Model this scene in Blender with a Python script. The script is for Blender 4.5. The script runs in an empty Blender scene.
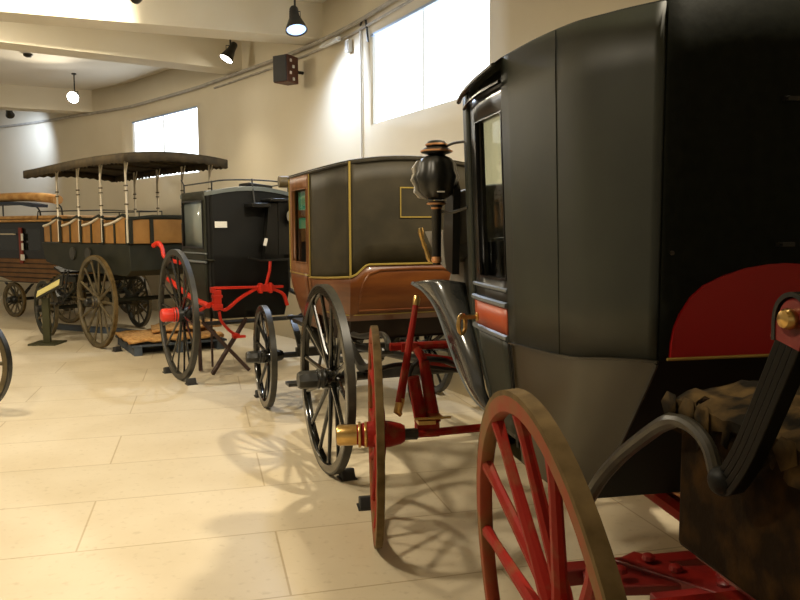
import bpy, math, random
from mathutils import Vector as V, Matrix as M4
random.seed(7)
sc = bpy.context.scene
col = sc.collection
PI = math.pi
R = math.radians

# ------------------------------------------------------------------ materials
def mat(name, c, rough=.5, metal=0., c2=None, scale=6., bump=0., coat=0., stretch=None, emit=0., detail=6., lo=.35, hi=.65, spec=.5):
    m = bpy.data.materials.new(name); m.use_nodes = True
    n = m.node_tree.nodes; l = m.node_tree.links; b = n['Principled BSDF']
    b.inputs['Roughness'].default_value = rough; b.inputs['Metallic'].default_value = metal
    b.inputs['Base Color'].default_value = (*c, 1); b.inputs['Specular IOR Level'].default_value = spec
    if coat: b.inputs['Coat Weight'].default_value = coat; b.inputs['Coat Roughness'].default_value = .08
    if emit: b.inputs['Emission Color'].default_value = (*c, 1); b.inputs['Emission Strength'].default_value = emit
    if c2 or bump:
        tc = n.new('ShaderNodeTexCoord'); mp = n.new('ShaderNodeMapping'); l.new(tc.outputs['Object'], mp.inputs[0])
        if stretch: mp.inputs['Scale'].default_value = stretch
        nz = n.new('ShaderNodeTexNoise'); nz.inputs['Scale'].default_value = scale; nz.inputs['Detail'].default_value = detail
        l.new(mp.outputs[0], nz.inputs['Vector'])
        if c2:
            r = n.new('ShaderNodeValToRGB'); r.color_ramp.elements[0].color = (*c, 1); r.color_ramp.elements[1].color = (*c2, 1)
            r.color_ramp.elements[0].position = lo; r.color_ramp.elements[1].position = hi
            l.new(nz.outputs['Fac'], r.inputs[0]); l.new(r.outputs[0], b.inputs['Base Color'])
        if bump:
            bp = n.new('ShaderNodeBump'); bp.inputs['Strength'].default_value = bump; bp.inputs['Distance'].default_value = .01
            l.new(nz.outputs['Fac'], bp.inputs['Height']); l.new(bp.outputs[0], b.inputs['Normal'])
    return m

def floor_mat():
    m = mat('cream_slab_floor', (.60, .505, .345), .42, c2=(.66, .57, .41), scale=1.6, bump=.05, spec=.35)
    n = m.node_tree.nodes; l = m.node_tree.links; b = n['Principled BSDF']
    tc = n.new('ShaderNodeTexCoord'); mp = n.new('ShaderNodeMapping'); mp.vector_type = 'POINT'
    mp.inputs['Rotation'].default_value = (0, 0, R(-14.5)); mp.inputs['Location'].default_value = (.615, -.25, 0)
    l.new(tc.outputs['Object'], mp.inputs[0])
    br = n.new('ShaderNodeTexBrick'); br.inputs['Scale'].default_value = 1.
    br.inputs['Brick Width'].default_value = 1.85; br.inputs['Row Height'].default_value = .69
    br.inputs['Mortar Size'].default_value = .006; br.inputs['Mortar Smooth'].default_value = .4; br.offset = .5
    br.inputs['Color1'].default_value = (1, 1, 1, 1); br.inputs['Color2'].default_value = (.93, .93, .92, 1); br.inputs['Mortar'].default_value = (.66, .60, .5, 1)
    l.new(mp.outputs[0], br.inputs['Vector'])
    mx = n.new('ShaderNodeMix'); mx.data_type = 'RGBA'; mx.blend_type = 'MULTIPLY'; mx.inputs[0].default_value = .9
    src = b.inputs['Base Color'].links[0].from_socket
    l.new(src, mx.inputs[6]); l.new(br.outputs['Color'], mx.inputs[7])
    n2 = n.new('ShaderNodeTexNoise'); n2.inputs['Scale'].default_value = 24; n2.inputs['Detail'].default_value = 8
    l.new(tc.outputs['Object'], n2.inputs['Vector'])
    r2 = n.new('ShaderNodeValToRGB'); r2.color_ramp.elements[0].position = .28; r2.color_ramp.elements[0].color = (.72, .68, .6, 1)
    r2.color_ramp.elements[1].position = .42; l.new(n2.outputs['Fac'], r2.inputs[0])
    m2 = n.new('ShaderNodeMix'); m2.data_type = 'RGBA'; m2.blend_type = 'MULTIPLY'; m2.inputs[0].default_value = .45
    l.new(mx.outputs[2], m2.inputs[6]); l.new(r2.outputs[0], m2.inputs[7]); l.new(m2.outputs[2], b.inputs['Base Color'])
    return m

FLOOR = floor_mat()
WALL = mat('cream_plaster', (.73, .655, .50), .8, c2=(.77, .70, .55), scale=1.2, bump=.05)
CEIL = mat('white_ceiling_paint', (.78, .74, .64), .85, c2=(.82, .78, .69), scale=1.)
BEAM = mat('cream_beam_paint', (.76, .69, .54), .8, c2=(.80, .74, .60), scale=1.4)
FRAME = mat('pale_blue_frame', (.35, .47, .68), .4)
WHITEM = mat('white_metal', (.72, .72, .70), .5)
GREYM = mat('grey_conduit', (.36, .33, .28), .6, c2=(.5, .46, .4), scale=9)
def window_mat():
    m = mat('bright_frosted_pane', (.86, .94, 1.), .3, emit=3.2)
    return m
PANE = window_mat()
DARK = mat('black_leather', (.012, .014, .008), .48, c2=(.021, .024, .014), scale=3, bump=.12, spec=.38)
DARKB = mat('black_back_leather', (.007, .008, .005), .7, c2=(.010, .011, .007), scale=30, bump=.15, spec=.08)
BLACK = mat('black_paint', (.005, .005, .004), .3, c2=(.009, .008, .006), scale=8, coat=.1, spec=.4)
GLOSS = mat('glossy_black_enamel', (.003, .003, .002), .16, coat=.4)
IRON = mat('black_iron', (.008, .008, .006), .4, c2=(.018, .017, .013), scale=20, bump=.1)
STEEL = mat('worn_dark_steel', (.018, .015, .009), .32, metal=.2, c2=(.038, .032, .020), scale=14)
BRASS = mat('aged_brass', (.66, .44, .16), .28, metal=1., c2=(.50, .31, .10), scale=18)
GOLD = mat('gilt_line', (.36, .26, .06), .4, metal=.5)
COPPER = mat('copper_band', (.62, .30, .13), .35, metal=.8)
RED = mat('red_carriage_paint', (.20, .007, .004), .45, c2=(.14, .007, .005), scale=10, coat=.2)
REDW = mat('worn_red_paint', (.25, .011, .005), .6, c2=(.20, .065, .025), spec=.18, scale=16, bump=.2, lo=.5, hi=.76)
REDP = mat('deep_red_panel', (.33, .003, .003), .45, c2=(.37, .005, .004), scale=3)
ORED = mat('orange_red_belt', (.42, .07, .02), .4, c2=(.48, .09, .03), scale=6)
REDS = mat('scarlet_ironwork', (.62, .025, .008), .4)
FELLOE = mat('worn_wooden_felloe', (.18, .088, .028), .65, c2=(.24, .045, .016), spec=.2, scale=7, bump=.3, lo=.4, hi=.6)
TYRE = mat('rusty_iron_tyre', (.075, .047, .015), .8, spec=.15, c2=(.15, .10, .04), scale=12, bump=.3)
TYREB = mat('dark_tyre', (.014, .013, .009), .45, c2=(.032, .029, .019), scale=12)
WOOD = mat('varnished_brown_wood', (.085, .021, .002), .4, c2=(.135, .040, .005), scale=3, stretch=(1, 1, 6), coat=.15)
WOODL = mat('brown_window_frame', (.13, .048, .010), .5, c2=(.19, .072, .017), scale=5, stretch=(3, 3, 1))
BLEATH = mat('brown_black_leather', (.021, .017, .008), .55, c2=(.033, .026, .013), scale=6, bump=.2, spec=.25)
OLIVE = mat('olive_black_body', (.010, .011, .005), .55, c2=(.019, .019, .010), scale=5, spec=.3)
OLWOOD = mat('weathered_brown_wheel', (.06, .044, .018), .55, c2=(.11, .082, .036), scale=10)
CANE = mat('ochre_panel', (.25, .115, .020), .5, c2=(.33, .16, .035), scale=6)
CANVAS = mat('dark_brown_canvas', (.034, .023, .009), .85, c2=(.068, .046, .018), scale=8, bump=.3)
POLE = mat('cream_pole', (.62, .55, .42), .4)
TAN = mat('tan_rolled_leather', (.42, .20, .05), .6, c2=(.62, .36, .13), scale=7, bump=.3)
BROWN = mat('dark_red_brown_panel', (.14, .058, .012), .5, c2=(.19, .085, .02), scale=5)
TRUNK = mat('worn_brown_trunk_hide', (.011, .0055, .0012), .75, c2=(.045, .021, .004), spec=.08, scale=15, bump=.6, lo=.42, hi=.72, detail=12)
TORN = mat('torn_brown_canvas', (.008, .006, .003), .85, c2=(.085, .052, .018), spec=.1, scale=11, bump=.6, lo=.42, hi=.62)
GREYL = mat('grey_leather', (.11, .10, .08), .5, c2=(.17, .155, .125), scale=6, bump=.2)
GUARD = mat('glossy_mudguard_leather', (.03, .031, .029), .24, c2=(.05, .05, .046), scale=5, coat=.8)
CURT = mat('green_curtain', (.03, .30, .20), .8)
TRIM = mat('grey_blue_moulding', (.15, .165, .17), .35)
GREYROOF = mat('grey_dusty_roof', (.10, .12, .115), .5, c2=(.15, .165, .15), scale=3)
SIGNM = mat('yellow_sign_plate', (.62, .54, .20), .5)
WHITE = mat('white_card', (.75, .73, .66), .6)
GREYB = mat('grey_glass_panel', (.20, .22, .20), .15)
PALLET = mat('orange_brown_straw', (.36, .16, .04), .8, c2=(.62, .36, .12), scale=26, bump=.6)
PLANK = mat('blue_grey_plank', (.05, .065, .085), .6)
MAROON = mat('brown_speaker_case', (.085, .025, .012), .5)
CHOCK = mat('black_chock', (.015, .014, .012), .6)
OLPOST = mat('olive_painted_post', (.035, .034, .010), .5)
LENSW = mat('warm_lamp_lens', (1, .93, .8), .3, emit=30)
LENSB = mat('cool_lamp_lens', (.42, .60, 1.), .3, emit=1.7)
SILV = mat('silver_glass', (.42, .39, .32), .25)
def glass_mat():
    m = bpy.data.materials.new('window_glass'); m.use_nodes = True
    n = m.node_tree.nodes; l = m.node_tree.links; n.remove(n['Principled BSDF'])
    tr = n.new('ShaderNodeBsdfTransparent'); tr.inputs[0].default_value = (.90, .96, .91, 1)
    gl = n.new('ShaderNodeBsdfGlossy'); gl.inputs['Roughness'].default_value = .04; fr = n.new('ShaderNodeFresnel'); fr.inputs[0].default_value = 1.5
    mx = n.new('ShaderNodeMixShader'); l.new(fr.outputs[0], mx.inputs[0]); l.new(tr.outputs[0], mx.inputs[1]); l.new(gl.outputs[0], mx.inputs[2])
    l.new(mx.outputs[0], n['Material Output'].inputs[0])
    return m
GLASS = glass_mat()

# ------------------------------------------------------------------ mesh builder
class MB:
    def __init__(s): s.v = []; s.f = []
    def add(s, vs, fs, m=None):
        k = len(s.v); s.v += [(m @ V(p)) if m else V(p) for p in vs]; s.f += [tuple(i + k for i in q) for q in fs]; return s
    def box(s, c, d, rot=None):
        x, y, z = [q / 2 for q in d]
        vs = [(a * x, b * y, e * z) for a in (-1, 1) for b in (-1, 1) for e in (-1, 1)]
        fs = [(0, 1, 3, 2), (4, 6, 7, 5), (0, 4, 5, 1), (2, 3, 7, 6), (0, 2, 6, 4), (1, 5, 7, 3)]
        m = M4.Translation(V(c))
        if rot: m = m @ (M4.Rotation(rot[2], 4, 'Z') @ M4.Rotation(rot[1], 4, 'Y') @ M4.Rotation(rot[0], 4, 'X'))
        return s.add(vs, fs, m)
    def tube(s, pts, r, n=8, flat=1., up=None, caps=True, closed=False):
        pts = [V(p) for p in pts]; N = len(pts)
        rr = r if isinstance(r, (list, tuple)) else [r] * N
        ref = V(up) if up else V((0, 0, 1)); vs = []
        prev = None
        for i, p in enumerate(pts):
            if closed: t = pts[(i + 1) % N] - pts[i - 1]
            else: t = pts[min(i + 1, N - 1)] - pts[max(i - 1, 0)]
            t.normalize()
            a = ref.cross(t) if prev is None or up else prev - t * prev.dot(t)
            if a.length < 1e-3: a = V((1, 0, 0)).cross(t)
            if a.length < 1e-3: a = V((0, 1, 0)).cross(t)
            a.normalize(); prev = a; b = t.cross(a)
            for k in range(n):
                w = 2 * PI * (k + .5) / n
                vs.append(p + (a * math.cos(w) + b * math.sin(w) * flat) * rr[i])
        fs = []
        for i in range(N if closed else N - 1):
            j = (i + 1) % N
            for k in range(n):
                q = (k + 1) % n; fs.append((i * n + k, i * n + q, j * n + q, j * n + k))
        if caps and not closed:
            fs.append(tuple(range(n))[::-1]); fs.append(tuple((N - 1) * n + k for k in range(n)))
        return s.add(vs, fs)
    def strap(s, pts, w, t, side):
        """flat bar along pts; w wide along 'side', t thick"""
        pts = [V(p) for p in pts]; N = len(pts); sd = V(side).normalized(); vs = []
        for i, p in enumerate(pts):
            tg = (pts[min(i + 1, N - 1)] - pts[max(i - 1, 0)]).normalized(); nn = tg.cross(sd).normalized()
            for a, b in ((-1, -1), (1, -1), (1, 1), (-1, 1)): vs.append(p + sd * a * w / 2 + nn * b * t / 2)
        fs = [(0, 3, 2, 1), tuple((N - 1) * 4 + k for k in range(4))]
        for i in range(N - 1):
            for k in range(4): fs.append((i * 4 + k, i * 4 + (k + 1) % 4, i * 4 + 4 + (k + 1) % 4, i * 4 + 4 + k))
        return s.add(vs, fs)
    def lathe(s, prof, m=None, n=24):
        """prof: (radius, height) along local z"""
        vs = []; fs = []
        for r, h in prof:
            for k in range(n):
                w = 2 * PI * k / n; vs.append((max(r, 1e-4) * math.cos(w), max(r, 1e-4) * math.sin(w), h))
        for i in range(len(prof) - 1):
            for k in range(n):
                q = (k + 1) % n; fs.append((i * n + k, i * n + q, i * n + n + q, i * n + n + k))
        fs.append(tuple(range(n))[::-1]); fs.append(tuple((len(prof) - 1) * n + k for k in range(n)))
        return s.add(vs, fs, m)
    def grid(s, fn, us, vs_, holes=()):
        base = [fn(u, w) for u in us for w in vs_]; nv = len(vs_); fs = []
        for i in range(len(us) - 1):
            for j in range(nv - 1):
                um = (us[i] + us[i + 1]) / 2; wm = (vs_[j] + vs_[j + 1]) / 2
                if any(a < um < b and c < wm < d for a, b, c, d in holes): continue
                fs.append((i * nv + j, (i + 1) * nv + j, (i + 1) * nv + j + 1, i * nv + j + 1))
        return s.add(base, fs)
    def prism(s, pts, ext):
        n = len(pts); e = V(ext); vs = [V(p) for p in pts] + [V(p) + e for p in pts]
        fs = [tuple(range(n))[::-1], tuple(range(n, 2 * n))] + [(i, (i + 1) % n, n + (i + 1) % n, n + i) for i in range(n)]
        return s.add(vs, fs)
    def ball(s, c, r, n=12, sc_=(1, 1, 1)):
        m = M4.Translation(V(c)) @ M4.Diagonal((*sc_, 1))
        return s.lathe([(r * math.sin(PI * i / n), -r * math.cos(PI * i / n)) for i in range(n + 1)], m, 16)
    def build(s, name, mt, parent=None, ang=35, solid=0., bevel=0., loc=None, rot=None, normals=True):
        me = bpy.data.meshes.new(name); me.from_pydata([tuple(p) for p in s.v], [], s.f)
        import bmesh
        b = bmesh.new(); b.from_mesh(me); bmesh.ops.remove_doubles(b, verts=b.verts, dist=1e-5)
        if normals: bmesh.ops.recalc_face_normals(b, faces=b.faces)
        b.to_mesh(me); b.free()
        me.materials.append(mt)
        me.polygons.foreach_set('use_smooth', [True] * len(me.polygons)); me.set_sharp_from_angle(angle=R(ang))
        o = bpy.data.objects.new(name, me); col.objects.link(o)
        if loc: o.location = loc
        if rot: o.rotation_euler = rot
        if parent: o.parent = parent
        if solid:
            q = o.modifiers.new('thickness', 'SOLIDIFY'); q.thickness = solid; q.offset = 0
        if bevel:
            q = o.modifiers.new('bevel', 'BEVEL'); q.width = bevel; q.segments = 2; q.limit_method = 'ANGLE'
        return o

def X_AXIS(m=1): return M4.Rotation(PI / 2 * m, 4, 'Y')
def thing(name, label, cat, loc=(0, 0, 0), rotz=0., group=None):
    o = bpy.data.objects.new(name, None); col.objects.link(o); o.empty_display_size = .2
    o.location = loc; o.rotation_euler = (0, 0, rotz)
    return tag(o, label, cat, group)
def tag(o, label, cat, group=None):
    o['label'] = label; o['category'] = cat
    if group: o['group'] = group
    return o
def struct(o): o['kind'] = 'structure'; return o
def catmull(P, t):
    n = len(P) - 1; i = min(max(int(math.floor(t)), 0), n - 1); u = t - i
    p1, p2 = V(P[i]), V(P[i + 1]); p0 = V(P[i - 1]) if i > 0 else p1 * 2 - p2; p3 = V(P[i + 2]) if i + 2 <= n else p2 * 2 - p1
    return .5 * ((2 * p1) + (p2 - p0) * u + (2 * p0 - 5 * p1 + 4 * p2 - p3) * u * u + (3 * p1 - p0 - 3 * p2 + p3) * u ** 3)
def curve(P, n): return [catmull(P, (len(P) - 1) * i / n) for i in range(n + 1)]
def lin(a, b, n): return [a + (b - a) * i / n for i in range(n + 1)]

# ------------------------------------------------------------------ the room
WP = [(4.1, -4.5), (3.95, -2.), (3.5, .4), (2.75, 2.5), (1.95, 4.1), (1.32, 5.3), (.74, 6.37), (.215, 7.41), (-.31, 8.45), (-.70, 9.15), (-1.35, 10.15),
      (-2.2, 11.25), (-3.28, 12.6), (-4.15, 13.55), (-5.0, 14.45), (-6.4, 15.5), (-8.4, 16.9), (-11.5, 18.5), (-16, 20.2)]
W1, W2 = (6, 8), (12, 14)
def wall():
    # split each span so the curve reads as one smooth wall
    b = MB(); zs = [0, 1.2, 2.42, 2.62, 3.5, 3.59, 4.25]
    us = []
    for i in range(len(WP) - 1):
        k = 1 if (W1[0] <= i < W1[1] or W2[0] <= i < W2[1]) else 4
        us += [i + j / k for j in range(k)]
    us.append(len(WP) - 1)
    def f(u, z):
        i = min(int(u), len(WP) - 2)
        if W1[0] <= i < W1[1] or W2[0] <= i < W2[1]:
            a, c = V(WP[i]), V(WP[i + 1]); p = a + (c - a) * (u - i)
        else: p = catmull([(*q, 0) for q in WP], u).to_2d()
        return V((p.x, p.y, z))
    b.grid(f, us, zs, holes=[(W1[0], W1[1], 2.62, 3.59), (W2[0], W2[1], 2.42, 3.5)])
    o = b.build('wall_right', WALL, ang=40)
    # make sure the thickness goes outward
    q = o.modifiers.new('thickness', 'SOLIDIFY'); q.thickness = .22; q.offset = -1
    return f, struct(o)
wallf, WR = wall()
# outward = to the right; flip if needed
me = WR.data
if me.polygons[10].normal.x > 0:
    me.flip_normals()
def wall_out(i):
    a, c = V(WP[i]), V(WP[i + 1]); t = (c - a).normalized(); return V((t.y, -t.x, 0))   # points away from the room
def window(n, i0, i1, z0, z1):
    a = V((*WP[i0], 0)); c = V((*WP[i1], 0)); t = (c - a).normalized(); nn = V((t.y, -t.x, 0))
    L = (c - a).length; off = nn * .05
    def P(u, z): return a + t * u + V((0, 0, z)) + off
    b = MB()
    for (u0, z_0, u1, z_1) in ((0, z0, L, z0), (0, z1, L, z1), (0, z0, 0, z1), (L, z0, L, z1), (L * .52, z0, L * .52, z1)):
        w = .018 if not (0 < u0 < L) else .012
        b.tube([P(u0, z_0), P(u1, z_1)], w * 1.4, 4)
    fr = struct(b.build('window_%d' % n, WHITEM, ang=20))
    g = MB(); g.grid(lambda u, z: P(u, z) + nn * .02, [0, L], [z0, z1]); g.build('pane', PANE, fr)
    h = MB(); h.tube([P(0, z1 - .015) - nn * .03, P(L, z1 - .015) - nn * .03], .018, 4); h.build('blind_rail', FRAME, fr)
    return P(L / 2, (z0 + z1) / 2) - nn * .12, nn, L
wA = window(1, 6, 8, 2.62, 3.59); wB = window(2, 12, 14, 2.42, 3.5)

b = MB(); b.box((-6.5, 7.5, -.05), (23, 28, .1)); struct(b.build('floor', FLOOR))
ZC = 4.22
b = MB(); b.box((-6.5, 7.5, ZC + .05), (23, 28, .1)); struct(b.build('ceiling', CEIL))
def beam(n, wallpt, frompt, w=.42):
    a = V((*wallpt, 0)); c = V((*frompt, 0)); t = (c - a).normalized(); e = a + t * 12; s_ = V((-t.y, t.x, 0)) * w
    # near face passes through both points; the beam's depth lies behind
    if s_.y < 0: s_ = -s_
    a = a - t * .2
    b = MB(); b.prism([a + V((0, 0, 3.80)), a + s_ + V((0, 0, 3.80)), a + s_ + V((0, 0, ZC + .02)), a + V((0, 0, ZC + .02))], (e - a))
    return struct(b.build('trim_%d' % n, BEAM, ang=20))
beam(1, (.72, 6.35), (-3.2, 5.0)); 
beam(2, (-.95, 9.5), (-4.4, 8.22)); beam(3, (-2.3, 11.35), (-5.02, 9.5))
beam(4, (-6.1, 15.2), (-7.7, 14.4)); beam(5, (-9.8, 17.4), (-11.1, 16.9)); beam(6, (2.6, 2.8), (-2, 1.6)); beam(7, (3.6, -.2), (-2, -1.2))

# conduits on the wall under the ceiling
def conduit(z, r, u0, u1, off, label, name='wall_conduit', m=GREYM, n=60):
    pts = []
    for k in range(n + 1):
        u = u0 + (u1 - u0) * k / n; p = wallf(u, z); q = wallf(min(u + .02, len(WP) - 1), z); t = (q - p).normalized()
        if t.length < .1: continue
        pts.append(p - V((t.y, -t.x, 0)) * off)
    b = MB(); b.tube(pts, r, 6); return tag(b.build(name, m), label, 'pipe')
conduit(3.77, .026, 4.2, 17, .035, 'thick grey painted pipe running along the curved wall just under the beams')
conduit(3.68, .016, 4.2, 11.6, .02, 'thin grey conduit running on the wall just below the thicker pipe')
a = wallf(8.55, 0); b = MB(); b.tube([V((-.42, 8.62, 3.7)), V((-.42, 8.62, 1.2))], .012, 6)
tag(b.build('wall_cable_trunking', WHITEM), 'thin vertical cable strip on the wall between speaker and large window', 'pipe')
b = MB()
b.tube(curve([(-.42, 8.60, 3.72), (-.37, 8.5, 3.78), (-.345, 8.46, 3.66), (-.33, 8.42, 3.5)], 10), .012, 6)
tag(b.build('hanging_cable', IRON), 'short black cable looping beside the top corner of the large window', 'cable')
# emergency batten light near the speaker
t = thing('batten_light', 'small white tube light on the wall right of the speaker', 'lamp', (-.79, 9.1, 3.66), R(32))
MB().box((0, 0, 0), (.05, .42, .05)).build('casing', WHITEM, t, bevel=.008)
MB().tube([(-.035, -.2, -.02), (-.035, .2, -.02)], .016, 8).build('tube', WHITEM, t)
t = thing('junction_box', 'small white junction box on the wall between batten light and large window', 'box', (-.57, 8.86, 3.56), R(28))
MB().box((0, 0, 0), (.05, .09, .14)).build('casing', WHITEM, t, bevel=.006)
MB().box((-.028, 0, 0), (.006, .07, .1)).build('cover', GREYM, t)
# loudspeaker
t = thing('loudspeaker', 'brown and grey box loudspeaker mounted high on the curved wall', 'speaker', (-1.40, 9.72, 3.47), R(-32))
MB().prism([(-.115, -.12, -.165), (.115, -.12, -.165), (.09, .12, -.165), (-.09, .12, -.165)], (0, 0, .33)).build('case', MAROON, t, bevel=.01)
MB().box((0, -.13, 0), (.20, .02, .31)).build('grille', mat('dark_grey_grille', (.05, .05, .05), .8), t)
MB().tube([(0, .1, 0), (.05, .26, 0)], .02, 8).build('bracket', IRON, t)
b = MB()
for z in (.1, .03, -.05, -.12): b.box((.112, -.03 + .03 * math.sin(z * 40), z), (.012, .03, .035))
b.build('white_mark', WHITE, t)
# smoke detector
t = thing('ceiling_detector', 'small dark round detector on the flat ceiling at the left', 'detector', (-5.75, 12.1, ZC), 0)
MB().lathe([(.03, 0), (.07, -.005), (.07, -.03), (.04, -.05)]).build('body', IRON, t)

def spot(loc, aim, label, cool=False, power=60., size=60, r=.085, ln=.2, blend=.6, rad=.05, lamp=True, lens_face=None):
    t = thing('ceiling_spotlight', label, 'lamp', loc, 0, 'ceiling spotlights')
    d = (V(aim) - V(loc)).normalized()
    q = d.to_track_quat('-Z', 'Y').to_matrix().to_4x4()
    b = MB(); b.lathe([(.035, .5 * ln), (.05, .42 * ln), (.055, .1 * ln), (r * .9, -.35 * ln), (r, -.5 * ln), (r * .93, -.5 * ln), (.045, -.1 * ln)], q, 20); b.build('lamp_can', IRON, t)
    b = MB(); b.lathe([(.001, -.46 * ln), (r * .9, -.46 * ln), (r * .9, -.42 * ln), (.001, -.42 * ln)], q, 20); b.build('lens', LENSB if cool else LENSW, t)
    up = ZC - loc[2]
    b = MB(); b.tube([(0, 0, .08), (0, 0, up)], .012, 6); b.lathe([(.04, up - .02), (.04, up)], None, 16); b.tube([(-.06, 0, 0), (-.06, 0, .08), (.06, 0, .08), (.06, 0, 0)], .007, 4)
    b.build('bracket', IRON, t)
    if lamp:
        L = bpy.data.lights.new('lamp_beam', 'SPOT'); L.energy = power; L.spot_size = R(size); L.spot_blend = blend; L.shadow_soft_size = rad
        L.color = (.62, .76, 1.) if cool else (1., .875, .66)
        o = bpy.data.objects.new('lamp_beam', L); col.objects.link(o); o.parent = t
        o.location = d * (.5 * ln + .03); o.rotation_euler = d.to_track_quat('-Z', 'Y').to_euler()
    return t
spot((-1.17, 8.85, 3.86), (-.95, 8.35, 2.4), 'cool bluish spotlight hanging by the beam left of the speaker', cool=True, power=190, size=165, blend=1., r=.125, ln=.30)
spot((-2.35, 10.9, 3.97), (-2.85, 10.5, 2.9), 'black spotlight under the beam whose pale beam side it lights', power=260, size=120, blend=1., r=.10, ln=.28)
spot((-5.68, 13.6, 3.83), (-5.6, 10.2, 2.4), 'round bright spotlight shining at us from the third beam at the left', power=300, size=120, blend=1., r=.11)
spot((-7.7, 15.3, 3.82), (-8.2, 16.9, 2.9), 'small distant spotlight at the left end of the beams', power=110, size=120, blend=1., cool=True)
spot((-2.48, 7.6, 3.80), (-3.8, 8.15, 3.72), 'spotlight at the very top of the photo, partly cut by its edge', power=450, size=110, r=.11)
spot((1.3, 3.4, 3.9), (-1.0, 5.2, 0), 'spotlight above the front of the nearest coach lighting the brown coach wheels', power=430, size=100, rad=.05)
spot((1.15, 2.1, 3.95), (-.9, 4.2, 0), 'spotlight high above the roof of the nearest coach', power=260, size=100, rad=.06)
spot((-2.6, 2.4, 3.9), (-2.6, 3.2, 0), 'added unseen fill lamp over the near end of the aisle', power=360, size=150, rad=.2)  # unseen lamp added to brighten the near aisle floor
spot((-3.6, 5.2, 3.9), (-2.8, 6.2, 0), 'added unseen fill lamp over the middle of the aisle', power=400, size=150, rad=.2)  # unseen lamp added for overhead light in mid aisle
spot((-5.6, 8.0, 3.9), (-4.2, 10.4, .5), 'added unseen fill lamp over the far end of the aisle', power=400, size=150, rad=.2)  # unseen lamp added to lift the far aisle


# ------------------------------------------------------------------ wheels
def wheel(parent, loc, relyaw, camber, r, ns, side, m_rim, m_tyre, m_spoke, m_hub, m_cap, hub_r=.07, hub_len=.24, cap_r=.05, cap_len=.07, w=.045, depth=.055, spoke_w=.022, dish=.035, spin=0., square=False, part='wheel'):
    """wheel in its local YZ plane; outer side -x when side=-1"""
    rot = (0, -camber * (1 if side < 0 else -1), relyaw)
    rim = MB()
    n = 64; vs = []; ri = r - .012
    for k in range(n):
        a = 2 * PI * k / n
        for x, q in ((-w / 2, ri - depth + .006), (-w / 2, ri), (w / 2, ri), (w / 2, ri - depth + .006), (w * .3, ri - depth), (-w * .3, ri - depth)):
            vs.append((x, q * math.cos(a), q * math.sin(a)))
    rim.add(vs, [(k * 6 + j, k * 6 + (j + 1) % 6, (k + 1) % n * 6 + (j + 1) % 6, (k + 1) % n * 6 + j) for k in range(n) for j in range(6)])
    o = rim.build(part, m_rim, parent, loc=loc, rot=rot, ang=40)
    ty = MB(); vs = []
    for k in range(n):
        a = 2 * PI * k / n
        for x, q in ((-w * .5, ri), (-w * .46, r), (w * .46, r), (w * .5, ri)): vs.append((x, q * math.cos(a), q * math.sin(a)))
    ty.add(vs, [(k * 4 + j, k * 4 + (j + 1) % 4, (k + 1) % n * 4 + (j + 1) % 4, (k + 1) % n * 4 + j) for k in range(n) for j in range(4)])
    ty.build('tyre', m_tyre, o)
    s = side
    hx = -dish * s * -1  # hub centre sits inward of the rim plane
    hx = -s * dish
    hb = MB()
    prof = [(hub_r * .62, -hub_len / 2), (hub_r * .8, -hub_len * .42), (hub_r, -hub_len * .2), (hub_r * 1.05, 0), (hub_r, hub_len * .2), (hub_r * .8, hub_len * .42), (hub_r * .7, hub_len / 2)]
    m = M4.Translation((hx, 0, 0)) @ M4.Rotation(PI / 2 * s, 4, 'Y')
    hb.lathe(prof, m, 24); hb.build('hub', m_hub, o)
    cp = MB(); h0 = hub_len / 2
    cp.lathe([(cap_r, h0 - .01), (cap_r, h0 + cap_len * .85), (cap_r * .85, h0 + cap_len), (cap_r * .3, h0 + cap_len)], m, 8 if square else 20)
    for hh in (hub_len * .28, hub_len * .40): cp.lathe([(hub_r * .98, hh - .006), (hub_r * 1.0, hh), (hub_r * .96, hh + .006)], m, 24)
    cp.build('hub_cap', m_cap, o)
    L = r - depth - .01
    def one(a, o2):
        sp = MB(); d = V((0, math.cos(a), math.sin(a)))
        p0 = V((hx + o2, 0, 0)) + d * hub_r * .8; p1 = V((0, 0, 0)) + d * L
        pts = [p0 + (p1 - p0) * q for q in (0, .12, .3, .85, .95, 1)]
        sp.tube(pts, [spoke_w * 1.0, spoke_w * 1.15, spoke_w * .92, spoke_w * .72, spoke_w * .85, spoke_w * .9], 8, flat=.75, up=(1, 0, 0))
        return sp
    for k in range(ns):
        a = spin + 2 * PI * k / ns
        one(a, .012 * (1 if k % 2 else -1)).build('spoke', m_spoke, o)
    return o

def leaf(pts0, w, t, n, side, shrink=.13, drop=None):
    """stack of n leaves following a curve"""
    b = MB(); P = pts0; N = 14
    for k in range(n):
        a = shrink * k; cs = [catmull(P, (len(P) - 1) * (a + (1 - 2 * a) * i / N)) for i in range(N + 1)]
        off = V(drop or (0, 0, -1)) * t * 1.05 * k
        b.strap([c + off for c in cs], w, t, side)
    return b

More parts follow.
